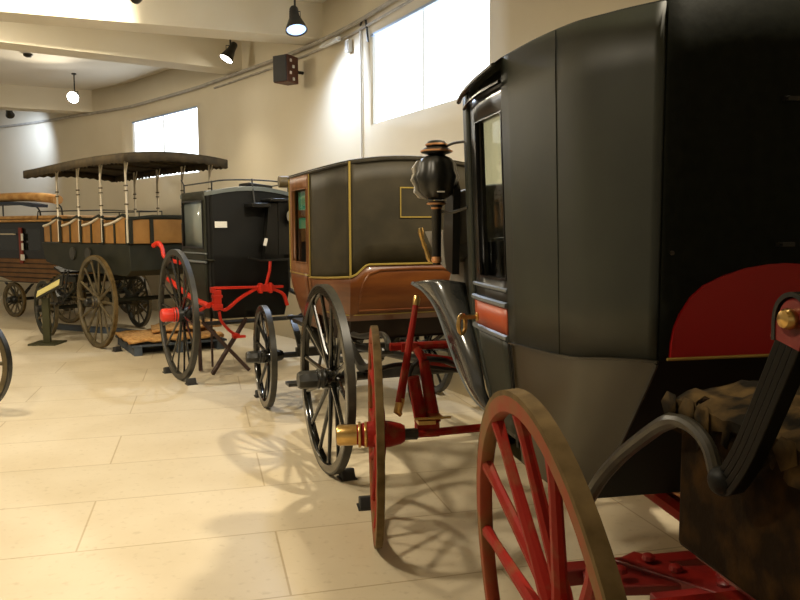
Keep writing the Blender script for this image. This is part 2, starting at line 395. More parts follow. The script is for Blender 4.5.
# ------------------------------------------------------------------ coach shell
class Shell:
    def __init__(s, P, zt, arch, sill, zb, ymid, kx=.25, ky=.5, e=1.5):
        s.P = [V((*p, 0)) for p in P]; s.zt = zt; s.arch = arch; s.sill = sill; s.zb = zb; s.ymid = ymid; s.kx = kx; s.ky = ky; s.e = e
        s.tumb = 0.; s.topf = None; s.n = len(P) - 1; s.hw = max(-p[0] for p in P)
    def O(s, t):
        sg = 1 if t >= 0 else -1; t = abs(t)
        if t < 1:
            p = s.P[0] + (s.P[1] - s.P[0]) * t
        else: p = catmull(s.P[1:], t - 1)
        return V((p.x * sg, p.y, 0)) if sg > 0 else V((-p.x, p.y, 0))
    def top(s, t):
        if s.topf: return s.topf(t)
        p = s.O(t); return s.zt + s.arch * (1 - (p.x / s.hw) ** 2)
    def at(s, t, z, out=0.):
        p = s.O(t); zs = s.sill(abs(t))
        if out:
            q0, q1 = s.O(t - .03), s.O(t + .03); d = (q1 - q0).normalized(); nn = V((-d.y, d.x, 0))
            # outline runs from the back round the left side to the front: outward normal
            c = V((0, s.ymid, 0))
            if nn.dot(p - c) < 0: nn = -nn
            p = p + nn * out
        if s.tumb: p = V((p.x * (1 - s.tumb * max(0, min(1, (abs(t) - 1) / 3)) * max(0, min(1, (s.zt - z) / (s.zt - zs)))), p.y, 0))
        if z < zs:
            u = min(1, (zs - z) / (zs - s.zb)); q = u ** s.e
            p = V((p.x * (1 - s.kx * q), s.ymid + (p.y - s.ymid) * (1 - s.ky * q), 0))
        return V((p.x, p.y, z))
    def patch(s, t0, t1, nt, lo, hi, nz, name, m, parent, solid=.02, holes=(), ts=None, ws=None, out=0.):
        b = MB(); ts = ts or lin(t0, t1, nt); ws = ws or lin(0, 1, nz)
        b.grid(lambda t, w: s.at(t, lo(t) + (hi(t) - lo(t)) * w, out), ts, ws, holes)
        return b.build(name, m, parent, ang=32, solid=solid)
    def roof(s, name, m, parent, lip=.02, over=.012, n=96):
        b = MB(); ts = [(-s.n + 2 * s.n * k / n) for k in range(n)]; c = V((0, (s.P[0].y + s.P[-1].y) / 2, 0)); vs = []
        rings = [(1., -.03, 0.), (1., -.03, over), (1., lip, over), (.97, lip + .006, 0), (.8, lip + .010, 0), (.5, lip + .014, 0), (.2, lip + .016, 0)]
        for k, dz, ov in rings:
            for t in ts:
                p = s.O(t); pr = s.at(t, 9, ov) if ov else s.at(t, 9)
                q = c + (V((pr.x, pr.y, 0)) - c) * k
                z = s.top(t) + (s.zt + s.arch - s.top(t)) * (1 - k) + dz
                vs.append((q.x, q.y, z))
        fs = [(i * n + k, i * n + (k + 1) % n, (i + 1) * n + (k + 1) % n, (i + 1) * n + k) for i in range(len(rings) - 1) for k in range(n)]
        fs.append(tuple((len(rings) - 1) * n + k for k in range(n)))
        b.add(vs, fs); return b.build(name, m, parent, ang=30)
    def bead(s, ts, zf, r, name, m, parent, out=.012, n=6):
        b = MB(); b.tube([s.at(t, zf(t), out) for t in ts], r, n); return b.build(name, m, parent)

def mir(pts): return [(-p[0], p[1], p[2]) for p in pts]
def coach_door(S, parent, t0, t1, sg, zb, z0, z1, m_frame, m_low, belt=None, edge=.14, ztop=None, name='door', m_up=None, efar=.15, rec=0.):
    """door between outline stations with a glazed opening z0..z1"""
    a, c = sg * t0, sg * t1
    T = lambda q: a + (c - a) * q
    top = (ztop or (lambda t: S.top(t) - .005))
    ts = sorted([0, edge, .3, .45, .6, 1 - efar, .85, .95, 1])
    b = MB(); zs = [zb, zb + .06, zb + .13, zb + .22, zb + .3, z0 - .1, z0, z1]
    zs = sorted(zs)
    b.grid(lambda q, z: S.at(T(q), z, .006 + rec), ts, zs, holes=[(edge, 1 - efar, z0, z1)])
    b.grid(lambda q, w: S.at(T(q), z1 + (top(T(q)) - z1) * w, .006 + rec), ts, [0, .5, 1])
    d = b.build(name, m_frame, parent, solid=.03)
    g = MB(); g.grid(lambda q, z: S.at(T(q), z, -.008 + rec), [edge, .4, .6, 1 - efar], [z0, z1]); g.build('door_glass', GLASS, d)
    if m_low:
        g = MB(); g.grid(lambda q, z: S.at(T(q), z, .026 + rec), lin(.04, .96, 6), lin(zb + .02, belt[0] - .012 if belt else z0 - .08, 7)); g.build('lower_panel', m_low, d, solid=.006)
    if belt:
        g = MB(); g.grid(lambda q, z: S.at(T(q), z, .027 + rec), lin(0.02, .98, 6), [belt[0], belt[1]]); g.build('belt_panel', belt[2], d, solid=.008)
        g = MB()
        for z in (belt[0] - .008, belt[1] + .008): g.tube([S.at(T(q), z, .034 + rec) for q in lin(-.01, 1.01, 8)], .012, 6)
        g.tube([S.at(T(q), belt[1] + .065, .028 + rec) for q in lin(-.01, 1.01, 8)], .009, 6)
        g.build('moulding', TRIM, d)
    g = MB(); fr = [S.at(T(q), z, .026 + rec) for q, z in ((edge, z0), (1 - efar, z0), (1 - efar, z1), (edge, z1))]; g.tube(fr, .007, 4, closed=True); g.build('glazing_bead', m_frame, d)
    return d

# ===== the big dark coach close on the right
A = thing('travelling_coach', 'huge dark leather coach closest on the right with red rear panel and worn red wheels', 'carriage', (1.12, 1.73, 0), R(11))
sillA = lambda t: 1.141 - .075 * max(0, min(1, (t - 1) / 3)) ** 1.4
SA = Shell([(0, .372), (-.36, .374), (-.44, .54), (-.485, .74), (-.507, 1.25), (-.50, 1.72), (-.40, 1.98), (0, 2.05)], 2.025, .10, sillA, .60, 1.2, kx=.08, ky=.52, e=1.05); SA.tumb = .08
def topA(t):
    t = abs(t)
    if t <= 1: return 2.080 + .07 * (1 - t * t)
    K = [(1, 2.080), (1.5, 2.083), (2, 2.086), (2.5, 2.091), (3, 2.099), (3.5, 2.111), (4, 2.118), (4.5, 2.103), (5, 2.070), (6, 2.075), (7, 2.12)]
    for (a, z0), (c, z1) in zip(K, K[1:]):
        if t <= c: return z0 + (z1 - z0) * (t - a) / (c - a)
    return 2.12
SA.topf = topA
SA.roof('roof', DARK, A, lip=.006, over=.004)
for sg in (1, -1):
    ts = [sg * q for q in lin(1, 4, 18)]
    b = MB(); b.grid(lambda t, w: SA.at(t, sillA(abs(t)) + (SA.top(t) - sillA(abs(t))) * w), ts, lin(0, 1, 6)); b.build('quarter_panel', DARK, A, solid=.02)
    b = MB(); b.tube([SA.at(sg * q, sillA(q) - .004, .012) for q in lin(1, 4, 18)], .005, 5); b.build('sill_bead', STEEL, A)
    b = MB(); b.tube([SA.at(sg * 3.1, z, .0105) for z in lin(sillA(3.1), SA.top(3.1), 8)], .0018, 4); b.build('leather_seam', DARKB, A)
    ts = [sg * q for q in lin(5, 7, 12)]
    b = MB(); b.grid(lambda t, w: SA.at(t, .60 + (SA.top(t) - .60) * w), sorted(ts + [sg * 5.9], key=abs), [0, .1, .2, .3, .4, .56, .965, 1], holes=[(5.9, 7, .56, .965), (-7, -5.9, .56, .965)]); fp = b.build('front_panel', DARK, A, solid=.02)
    b = MB(); b.grid(lambda t, w: SA.at(t, .60 + (SA.top(t) - .60) * w, -.004), [sg * 5.9, sg * 6.2, sg * 6.6, sg * 7], [.56, .965]); b.build('front_glass', GLASS, fp)
    d = coach_door(SA, A, 4.02, 4.98, sg, .68, 1.30, 1.93, BLACK, DARK, belt=(1.085, 1.195, ORED), ztop=lambda t: SA.top(t) - .02, edge=.02, efar=.30, rec=-.022)
    h = MB()
    for za, zb_, oo, rr in ((2.088, 2.036, .045, .010), (2.030, 2.008, .022, .008)):
        h.tube([SA.at(sg * (3.96 + 1.06 * q), za + (zb_ - za) * q + .008 * math.sin(PI * q), oo) for q in lin(0, 1, 12)], rr, 6)
    h.grid(lambda q, w: SA.at(sg * (3.96 + 1.06 * q), (2.125 - .055 * q) * (1 - w) + (2.094 - .052 * q + .008 * math.sin(PI * q)) * w, .004 + .042 * w), lin(0, 1, 10), [0, 1])
    h.build('drip_moulding', GLOSS if sg < 0 else GLOSS, d)
    k = MB(); p = SA.at(sg * 4.62, 1.128, .035); q = SA.at(sg * 4.62, 1.128, .11)
    k.tube([p, q], .010, 8); k.lathe([(.018, 0), (.02, .006), (.01, .012)], M4.Translation(p) @ M4.Rotation(-PI / 2 * sg, 4, 'Y'), 12)
    rr = []
    for i in range(16):
        w = 2 * PI * i / 16; rr.append(q + V((.018 * math.cos(w), .010 * math.cos(w), -.030 + .040 * math.sin(w))))
    k.tube(rr, .009, 6, closed=True); k.build('door_handle', BRASS, d)
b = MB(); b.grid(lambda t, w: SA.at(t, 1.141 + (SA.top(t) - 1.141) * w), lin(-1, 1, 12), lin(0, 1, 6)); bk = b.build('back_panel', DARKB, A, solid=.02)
xz = [(-.335, 1.15), (-.333, 1.19), (-.325, 1.23), (-.31, 1.265), (-.28, 1.31), (-.242, 1.342), (-.18, 1.368), (-.118, 1.386), (-.05, 1.396)]
xz = xz + [(0, 1.399)] + [(-x, z) for x, z in xz[::-1]]
MB().prism([(x, .352, z) for x, z in xz], (0, .01, 0)).build('red_panel', REDP, bk)
MB().tube([(-.345, .352, 1.146), (.345, .352, 1.146)], .0045, 5).build('gilt_line', GOLD, bk)
for z in (1.84, 1.45):
    b = MB(); b.box((0, .355, z), (.05, .014, .012)); b.tube([(-.02, .35, z), (-.02, .335, z)], .005, 6); b.build('small_catch', IRON, bk)
b = MB(); b.lathe([(.006, 0), (.006, .006), (.003, .006)], M4.Translation((-.335, .362, 1.43)) @ M4.Rotation(PI / 2, 4, 'X'), 10); b.build('rivet', STEEL, bk)
b = MB(); zz = lambda t, w: .60 + (sillA(abs(t)) - .60) * w
for sg in (1, -1): b.grid(lambda t, w: SA.at(t, zz(t, w)), [sg * q for q in lin(1, 4, 20)], lin(0, 1, 10))
cap = [SA.at(t, .60) for t in lin(-7, 7, 60)][:-1]; b.add(cap, [tuple(range(len(cap)))])
b.build('lower_body', mat('brown_black_belly', (.021, .0145, .0045), .3, c2=(.034, .027, .012), scale=3, spec=.45), A, ang=50)
b = MB(); b.grid(lambda t, w: SA.at(t, zz(t, w)), lin(-1, 1, 10), lin(0, 1, 10)); b.build('lower_back_panel', mat('shaded_matt_black_underside', (.004, .004, .003), .6, spec=.15), A, ang=50)  # black panel, its colour darkened further for the shade behind the trunk
MB().tube([SA.at(1., z, .004) for z in lin(.605, 1.13, 10)], .006, 5).build('corner_bead', IRON, A)
MB().tube([SA.at(4.0, z, .012) for z in lin(.66, sillA(4), 8)], .006, 4).build('door_gap_bead', GLOSS, A)
# wing-like mudguard in front of each door
go = [(-.655, 2.185, 1.229), (-.603, 2.124, 1.188), (-.558, 2.064, 1.105), (-.531, 1.957, .973), (-.502, 1.85, .839), (-.476, 1.743, .753), (-.433, 1.684, .70)]
gi = [(-.439, 1.99, 1.238), (-.44, 1.938, 1.172), (-.462, 1.75, 1.02), (-.462, 1.65, .90), (-.45, 1.62, .80), (-.43, 1.60, .74), (-.41, 1.60, .70)]
for sg in (1, -1):
    f_ = (lambda P: P) if sg > 0 else mir
    def gp(u, w):
        a = catmull(f_(go), u * 6); c = catmull(f_(gi), u * 6); p = a + (c - a) * w
        return p + V((-sg * .03, -.05, .02)) * math.sin(PI * w)
    b = MB(); b.grid(gp, lin(0, 1, 20), lin(0, 1, 8)); g = b.build('mudguard', GUARD, A, solid=.008, ang=60)
    b = MB(); b.tube([catmull(f_(go), q) for q in lin(0, 6, 24)], .009, 8); b.build('rim_bead', TRIM, g)
# driver's box and seat at the front
b = MB(); b.prism([(-.42, 2.06, .95), (-.42, 2.06, 1.36), (-.42, 2.30, 1.33), (-.42, 2.42, 1.18), (-.42, 2.42, .95)], (.84, 0, 0)); bx = b.build('driver_box', GREYL, A, bevel=.02)
b = MB(); b.box((0, 2.28, 1.40), (.94, .40, .10)); b.build('seat_cushion', GREYL, A, bevel=.03)
for sg in (1, -1):
    arm = [(2.0, 1.28), (1.98, 1.68), (2.02, 1.72), (2.08, 1.70), (2.16, 1.55), (2.18, 1.42), (2.12, 1.30)]
    b = MB(); b.prism([(-.50 * sg, y, z) for y, z in ((2.58, 1.48), (2.18, 1.49), (2.12, 1.30), (2.28, 1.33))], (.02 * sg, 0, 0)); b.build('seat_end', GREYL, A)
    b = MB(); b.prism([(-.50 * sg, y, z) for y, z in arm], (.035 * sg, 0, 0)); am = b.build('seat_side', BLACK, A)
    b = MB(); b.tube(curve([(-.56 * sg, 2.42, 1.50), (-.55 * sg, 2.42, 1.44), (-.53 * sg, 2.415, 1.38), (-.51 * sg, 2.40, 1.32)], 8), [.012, .016, .012, .009, .012, .009, .012, .016, .01], 8); b.build('brass_scroll', BRASS, am)
b = MB(); b.grid(lambda x, w: V((x, 2.10 - .05 * w + .0 * x, 1.46 + .25 * w - .05 * (x / .48) ** 4)), lin(-.47, .47, 12), lin(0, 1, 5)); b.build('seat_back', GREYL, A, solid=.05)
b = MB(); b.strap(curve([(.1, 2.4, .98), (.1, 2.75, 1.02), (.1, 2.95, 1.2)], 8), .7, .025, (1, 0, 0)); b.build('footboard', BLACK, A)
# carriage lamps at the front corners
for sg in (1, -1):
    lx = -.572 * sg
    def at(x, y, z): return M4.Translation((lx + x, 2.016 + y, z))
    b = MB()
    sc8 = []
    for i in range(49):
        w = 2 * PI * i / 48; q = .062 + .009 * abs(math.cos(4 * w))
        sc8.append(w)
    # scalloped lamp body
    n = 48; rings = [(.0, .02), (.35, .045), (.7, .085), (1., .095), (1., -.095), (.7, -.085), (.35, -.045), (0., -.02)]
    for k in range(1):
        vs_ = []; fs_ = []
        pr = [(-.118, .35), (-.10, .62), (-.07, .86), (-.035, 1.), (0, 1.04), (.035, 1.), (.07, .9), (.10, .7), (.118, .4)]
        for z, q in pr:
            for i in range(n):
                w = 2 * PI * i / n; r_ = .102 * q * (.84 + .16 * abs(math.cos(3.5 * w))) * (1 + .05 * math.cos(z * 75))
                vs_.append((r_ * math.cos(w), r_ * math.sin(w), z * 1.0))
        fs_ = [(i * n + j, i * n + (j + 1) % n, (i + 1) * n + (j + 1) % n, (i + 1) * n + j) for i in range(len(pr) - 1) for j in range(n)]
        fs_ += [tuple(range(n)), tuple((len(pr) - 1) * n + j for j in range(n))]
        b.add(vs_, fs_, at(0, 0, 1.735) @ M4.Diagonal((1, 1, .88, 1)))
    lp = b.build('coach_lamp', IRON, A, ang=50)
    b = MB()
    for z, r_ in ((1.885, .052), (1.855, .076)):
        b.lathe([(r_ * .55, .020), (r_ * .75, .016), (r_, 0), (r_ * .9, -.008), (r_ * .4, -.018)], at(0, 0, z), 20)
    b.lathe([(.03, 0), (.03, .06)], at(0, 0, 1.815), 16)
    b.build('lamp_chimney', BLACK, lp)
    for z, r_ in ((1.885, .053), (1.855, .077), (1.612, .046), (1.592, .026), (1.53, .023)):
        MB().lathe([(r_ * .96, -.004), (r_, -.002), (r_, .003), (r_ * .96, .005)], at(0, 0, z), 20).build('copper_ring', COPPER, lp)
    b = MB(); b.lathe([(.02, 0), (.026, .01), (.022, .03)], at(0, 0, 1.335), 16); b.build('copper_finial', COPPER, lp)
    b = MB(); b.lathe([(.045, .05), (.024, .02), (.022, -.23), (.018, -.25)], at(0, 0, 1.575), 16); b.build('lamp_stem', BLACK, lp)
    b = MB()
    fl = [(-.06, -.085), (-.085, -.06), (-.082, -.03), (-.10, 0), (-.088, .03), (-.095, .055), (-.07, .09), (-.03, .095), (-.035, .05), (-.045, 0), (-.04, -.05), (-.03, -.09)]
    b.prism([(lx + sg * (x - .012), 2.03 + .02, 1.725 + z) for x, z in fl], (0, .03, 0)); b.build('bevelled_glass', SILV, lp)
    b = MB(); b.tube(curve([(lx + .03 * sg, 2.0, 1.87), (lx + .06 * sg, 1.93, 1.885), (-.48 * sg, 1.80, 1.88)], 8), .006, 6); b.build('bracket', STEEL, lp)
    b = MB(); b.tube(curve([(lx + .02 * sg, 2.0, 1.575), (lx + .05 * sg, 1.93, 1.57), (-.48 * sg, 1.80, 1.59)], 8), .007, 6); b.build('bracket', STEEL, lp)
    b = MB(); b.box((lx - .0 * sg, 1.93, 1.665), (.035, .006, .006)); b.build('maker_plate', WHITE, lp)
# wheels
kA = dict(ns=14, m_rim=FELLOE, m_tyre=TYRE, m_spoke=REDW, m_hub=REDW, m_cap=BRASS)
wheel(A, (-.821, .012, .576 * math.cos(.088)), R(-4.4), .088, .576, side=-1, w=.036, depth=.042, spoke_w=.024, hub_r=.085, hub_len=.26, spin=.12, dish=.05, **kA)
wheel(A, (.821, .012, .576 * math.cos(.088)), R(4.4), .088, .576, side=1, w=.052, depth=.062, spoke_w=.024, hub_r=.085, hub_len=.26, **{k: v for k, v in kA.items()})
kA['ns'] = 12
wheel(A, (-.870, 2.027, .52), R(-6.6), .0, .52, side=-1, w=.034, depth=.05, spoke_w=.022, hub_r=.062, hub_len=.24, cap_r=.05, cap_len=.085, dish=.02, **kA)
wheel(A, (.80, 2.2, .52), R(-5.7), .0, .52, side=1, w=.05, depth=.055, spoke_w=.022, hub_r=.062, hub_len=.24, cap_r=.05, cap_len=.085, dish=.02, **kA)
# fore-carriage
b = MB(); b.tube([(-.77, 2.05, .505), (-.66, 2.065, .50)], .028, 8); b.build('axle_arm', IRON, A); b = MB(); b.tube([(.70, 2.19, .505), (.60, 2.17, .50)], .028, 8); b.build('axle_arm', IRON, A)
b = MB(); b.tube([(-.68, 2.06, .50), (-.30, 2.11, .50), (.62, 2.18, .50)], .020, 8); fa = b.build('front_axle', REDW, A)
b = MB()
b.box((-.60, 2.10, .515), (.11, .07, .07)); b.tube([(-.665, 2.12, .77), (-.625, 2.12, .55)], [.030, .034], 10); b.tube([(-.60, 2.17, .84), (-.563, 2.11, .54)], [.026, .036], 10)
b.tube([(-.60, 2.17, .84), (-.63, 2.2, .90)], .022, 8); b.build('red_strut', REDW, A)
b = MB(); b.box((-.615, 2.08, .56), (.085, .10, .018)); b.box((-.57, 2.07, .585), (.06, .10, .014)); b.tube([(-.68, 2.02, .585), (-.50, 2.02, .585)], .006, 6); b.build('strap_clamp', BRASS, A)
b = MB(); b.tube([(-.755, 2.256, .902), (-.40, 2.29, .90), (.4, 2.33, .90)], .021, 8); b.box((-.66, 2.25, .90), (.08, .05, .045)); b.tube([(-.60, 2.25, .84), (-.40, 2.3, .80)], .03, 8); b.build('transom_bar', REDW, A)
pl = MB(); pl.tube([(-.64, 2.17, 1.12), (-.745, 2.06, .66)], [.015, .022], 10); pl = pl.build('upright_pole', REDW, A)
MB().tube([(-.631, 2.181, 1.165), (-.633, 2.178, 1.15), (-.64, 2.17, 1.118)], [.014, .019, .016], 10).build('brass_tip', BRASS, pl)
MB().tube([(-.738, 2.065, .68), (-.757, 2.05, .615), (-.74, 2.045, .60)], [.022, .021, .010], 10).build('brass_tip', BRASS, pl)
b = MB(); b.tube(curve([(-.836, 2.271, .779), (-.72, 2.3, .80), (-.60, 2.32, .79), (-.30, 2.37, .735), (0, 2.4, .70)], 16), .013, 8)
b.tube(curve([(-.42, 2.25, .80), (-.50, 2.2, .835), (-.60, 2.2, .84), (-.66, 2.18, .80), (-.675, 2.17, .70), (-.66, 2.17, .62)], 14), [.016] * 8 + [.014, .012, .010, .009, .007, .005, .004], 8); b.build('spring_iron', IRON, A)
b = MB(); b.box((0, 2.2, .76), (.5, .45, .05)); b.lathe([(.26, 0), (.26, .03)], M4.Translation((0, 2.2, .80)), 32); b.tube([(0, 2.2, .5), (0, 2.2, .95)], .03, 10); b.build('turntable', REDW, A)
# perch, rear axle and platform
b = MB(); b.tube([(0, 2.2, .70), (0, 1.9, .56), (0, .6, .52), (0, -.1, .60)], .035, 8); b.build('perch', REDW, A)
b = MB(); b.tube([(-.72, .01, .57), (.72, .01, .57)], .026, 8); b.box((0, .01, .615), (1.1, .07, .07)); b.build('rear_axle', REDW, A)
b = MB()
for sg in (1, -1):
    p0, p1 = V((-.34 * sg, .57, .545)), V((-.02 * sg, -.02, .585)); b.strap([p0, p1], .10, .025, (.88, .46 * sg, 0))
    q0, q1 = V((-.50 * sg, .50, .52)), V((-.12 * sg, .36, .56)); b.strap([q0, q1], .12, .03, (.3, 1, 0))
    pass
b.box((0, .57, .515), (1.1, .06, .05)); b.box((0, .28, .55), (.80, .07, .04)); br = b.build('platform_beam', RED, A, bevel=.004, loc=(0, 0, -.05))
for x, y in ((-.30, .50), (-.26, .42), (-.19, .30), (-.42, .44), (-.1, .34), (.3, .5), (.19, .3), (-.15, .36)): MB().lathe([(.02, 0), (.018, .012), (.008, .018)], M4.Translation((x, y, .572)), 10).build('bolt_head', RED, br)
for sg in (1, -1):
    cp = [(-.490, -.120, .975), (-.495, -.15, .99), (-.508, -.22, 1.07), (-.528, -.31, 1.205), (-.550, -.405, 1.35)]
    cp = [(p[0] * sg, p[1], p[2]) for p in cp]
    b = MB()
    N = 16
    for k in range(4):
        off = V((0, .015 * (k - 1.5), .006 * (k - 1.5))); e = 1 - .04 * abs(k - 1.2)
        b.strap([catmull(cp, 4 * e * i / N) + off for i in range(N + 1)], .040 - .004 * k, .0135, (sg, .25, 0))
    b.ball((-.502 * sg, -.135, .985), .034, sc_=(.8, 1, .9))
    sp = b.build('leaf_spring', mat('dull_black_spring', (.003, .003, .002), .5, spec=.2) if sg > 0 else bpy.data.materials['dull_black_spring'], A, bevel=.002)
    tp = V(cp[-1]); b = MB()
    b.lathe([(.001, -.024), (.030, -.024), (.034, -.02), (.034, .02), (.030, .024), (.001, .024)], M4.Translation(tp) @ X_AXIS(), 24)
    b.prism([tp + V((-.024, -.033, 0)), tp + V((-.024, .033, 0)), tp + V((-.024, .050, -.035)), tp + V((-.024, -.020, -.05))], (.048, 0, 0)); b.build('red_shackle', RED, sp)
    b = MB(); b.lathe([(.017, 0), (.018, .008), (.014, .016), (.001, .02)], M4.Translation(tp + V((-.024 * sg, 0, 0))) @ M4.Rotation(-PI / 2 * sg, 4, 'Y'), 16); b.build('brass_bolt', BRASS, sp)
    b = MB(); st = curve([(0, .040, -.04), (0, .040, .005), (0, .026, .030), (0, 0, .040), (0, -.026, .030), (0, -.040, 0)], 16)
    b.strap([tp + V(p) for p in st], .052, .008, (1, 0, 0)); b.build('leather_cover', BLACK, sp)
    ap = [(-.504, -.12, .985), (-.497, -.08, 1.035), (-.497, -.03, 1.062), (-.50, .03, 1.068), (-.495, .10, 1.045), (-.49, .20, .985), (-.495, .32, .895), (-.515, .40, .80), (-.50, .50, .68), (-.42, .56, .55)]
    ap = [(p[0] * sg, p[1], p[2]) for p in ap]
    b = MB(); b.tube(curve(ap, 30), [.0155] * 12 + [.019] * 19, 10); b.build('arched_iron', STEEL, A)

T = thing('travel_trunk', 'worn brown hide trunk resting behind the nearest coach under torn canvas', 'trunk', (1.12, 1.73, 0), R(11))
def trunk_top(x, y): return 1.09 + .025 * (1 - (x / .46) ** 2)
b = MB(); b.box((0, -.255, .91), (.90, .73, .33)); b.build('trunk_body', TRUNK, T, bevel=.012)
b = MB(); b.grid(lambda x, y: V((x, y, trunk_top(x, y))), lin(-.455, .455, 10), lin(-.625, .115, 8)); vsn = len(b.v)
b.box((0, -.255, 1.08), (.915, .745, .035)); b.build('lid', TRUNK, T)
b = MB()
for y in (-.50,): b.box((0, y, .91), (.91, .05, .335))
b.build('strap', mat('dark_trunk_strap', (.03, .018, .008), .6), T)
b = MB()
b.box((0, -.255, .735), (.84, .66, .02)); b.box((-.30, -.255, .69), (.07, .72, .07)); b.box((.30, -.255, .69), (.07, .72, .07)); b.build('trunk_runner', RED, T)
# torn canvas
def torn():
    rnd = random.Random(3); b = MB(); nx, ny = 26, 26; P = {}
    for i in range(nx + 1):
        for j in range(ny + 1):
            x = -.50 + .52 * i / nx; y = -.50 + .60 * j / ny
            z = trunk_top(x, y) + .020 + .010 * math.sin(x * 31 + y * 17) * math.sin(y * 27 - x * 9) + rnd.uniform(0, .009)
            if x < -.455: z -= (-.455 - x) * 1.6 + rnd.uniform(0, .012); x = -.462 - rnd.uniform(0, .014)
            if y > .12: z -= (y - .12) * .6
            P[i, j] = (x, y, z)
    idx = {k: n for n, k in enumerate(P)}; fs = []
    for i in range(nx):
        for j in range(ny):
            if (i < 2 and rnd.random() < .34 and i == 0) or (i > 17 and rnd.random() < .6) or rnd.random() < .02: continue
            fs.append((idx[i, j], idx[i + 1, j], idx[i + 1, j + 1], idx[i, j + 1]))
    b.add(list(P.values()), fs)
    for k, (x, y) in enumerate(((-.47, .10), (-.468, .03), (-.47, -.03), (-.472, -.3), (-.47, -.38), (-.47, -.42))):
        z = 1.10; s_ = .05 + .02 * (k % 3); b.add([(x, y, z + .01), (x - .014, y - .025, z - s_ * .5), (x - .01, y + .02, z - s_), (x - .006, y + .05, z - s_ * .3), (x, y + .035, z + .012)], [(0, 1, 2), (0, 2, 3), (0, 3, 4)])
    o = b.build('torn_canvas', TORN, None, solid=.003, ang=20, loc=(1.12, 1.73, 0), rot=(0, 0, R(11)))
    return tag(o, 'torn crumpled brown canvas draped over the lid of the worn trunk', 'cloth')
torn()

# ===== the brown coach in the middle
B = thing('brown_coach', 'brown varnished coach with black leather upper body, gilt lines and glossy black wheels', 'carriage', (.24, 4.88, 0), R(21))
def sillB(t):
    x = abs(SB.O(t).x) if t <= 1 else 9
    if t <= 1:
        u = max(0, min(1, (.448 - x) / .13)); u = u * u * (3 - 2 * u); return 1.172 + .082 * u
    return 1.172 - .035 * min(1, (t - 1) / 3)
SB = Shell([(0, .43), (-.448, .43), (-.505, .6), (-.535, .8), (-.548, 1.09), (-.545, 1.70), (-.44, 1.95), (0, 2.0)], 1.922, .06, lambda t: 1.15, .70, 1.15, kx=.16, ky=.36, e=1.5)
SB.roof('roof', BLEATH, B, lip=.008, over=.012)
backts = sorted(set(lin(-1, 1, 24) + [.71, .78, .85, .92, -.71, -.78, -.85, -.92]))
SB.bead([-7 + 14 * k / 80 for k in range(81)], lambda t: SB.top(t) - .012, .009, 'roof_moulding', STEEL, B, out=.018)
b = MB(); b.grid(lambda t, w: SB.at(t, sillB(abs(t)) + (SB.top(t) - sillB(abs(t))) * w), backts, lin(0, 1, 5)); bp = b.build('back_panel', BLEATH, B, solid=.02)
b = MB(); z0, z1 = 1.575, 1.775; y = .417; b.tube([(-.09, y, z0), (.16, y, z0), (.16, y, z1), (-.09, y, z1)], .008, 4, closed=True); b.build('gilt_window_frame', GOLD, bp)
MB().box((.035, .420, 1.675), (.24, .008, .19)).build('rear_blind', BLEATH, bp)
b = MB(); b.tube([SB.at(t, sillB(abs(t)), .014) for t in backts], .008, 6); b.build('gilt_bead', GOLD, bp)
for sg in (1, -1):
    ts = [sg * q for q in lin(1, 4, 14)]
    b = MB(); b.grid(lambda t, w: SB.at(t, sillB(abs(t)) + (SB.top(t) - sillB(abs(t))) * w), ts, lin(0, 1, 5)); qp = b.build('quarter_panel', BLEATH, B, solid=.02)
    b = MB(); b.tube([SB.at(t, sillB(abs(t)), .014) for t in ts], .008, 6); b.tube([SB.at(sg * 1.0, z, .012) for z in lin(1.17, SB.top(1), 4)], .008, 6)
    b.build('gilt_bead', GOLD, qp)
    b = MB(); b.tube([SB.at(sg * 3.97, z, .014) for z in lin(1.14, SB.top(4), 4)], .006, 6); b.build('gilt_bead', GOLD, qp)
    d = coach_door(SB, B, 4.03, 4.97, sg, .74, 1.24, 1.80, WOODL, WOOD, ztop=lambda t: 1.905, edge=.04, efar=.25)
    MB().tube([SB.at(sg * 4.99, z, .02) for z in lin(.85, 1.90, 6)], .009, 6).build('gilt_bead', GOLD, d)
    MB().tube([SB.at(sg * q, 1.15, .024) for q in lin(4.0, 5.0, 6)], .007, 6).build('gilt_bead', GOLD, d)
    b = MB(); b.grid(lambda t, z: SB.at(sg * t, z, -.03 + .006 * math.sin(t * 60)), lin(4.10, 4.74, 24), [1.5, 1.79]); b.build('curtain', CURT, d)
    b = MB(); b.grid(lambda t, z: SB.at(sg * t, z, -.020), lin(4.10, 4.74, 6), [1.585, 1.645]); b.build('reflection_band', WOOD, d)  # orange reflection in the door window, put in as a solid brown band
    ts = [sg * q for q in lin(5, 7, 12)]
    b = MB(); b.grid(lambda t, w: SB.at(t, .70 + (SB.top(t) - .70) * w), ts, [0, .12, .25, .37, .6, 1]); b.build('front_panel', WOODL, B, solid=.02)
b = MB(); b.grid(lambda t, w: SB.at(t, .86 + (sillB(abs(t)) - .86) * w), sorted(set(backts + lin(1, 4, 14) + [-q for q in lin(1, 4, 14)])), lin(0, 1, 6)); lb = b.build('lower_body', WOOD, B, solid=.02)
b = MB(); b.tube([SB.at(t, .90, .016) for t in lin(-3, 3, 40)], .004, 5)
pp = [(-.985, 1.02)] ; b.build('gilt_line', GOLD, lb)
rp = []
for x, z in ((-.37, .93), (-.375, 1.05), (-.36, 1.13), (-.32, 1.19), (-.24, 1.215), (0, 1.22)): rp.append((x, z))
rp = rp + [(-x, z) for x, z in rp[::-1][1:]]
def backy(x, z):
    u = max(0, min(1, (1.15 - z) / .45)) ** 1.5; return 1.15 + (.43 - 1.15) * (1 - .36 * u)
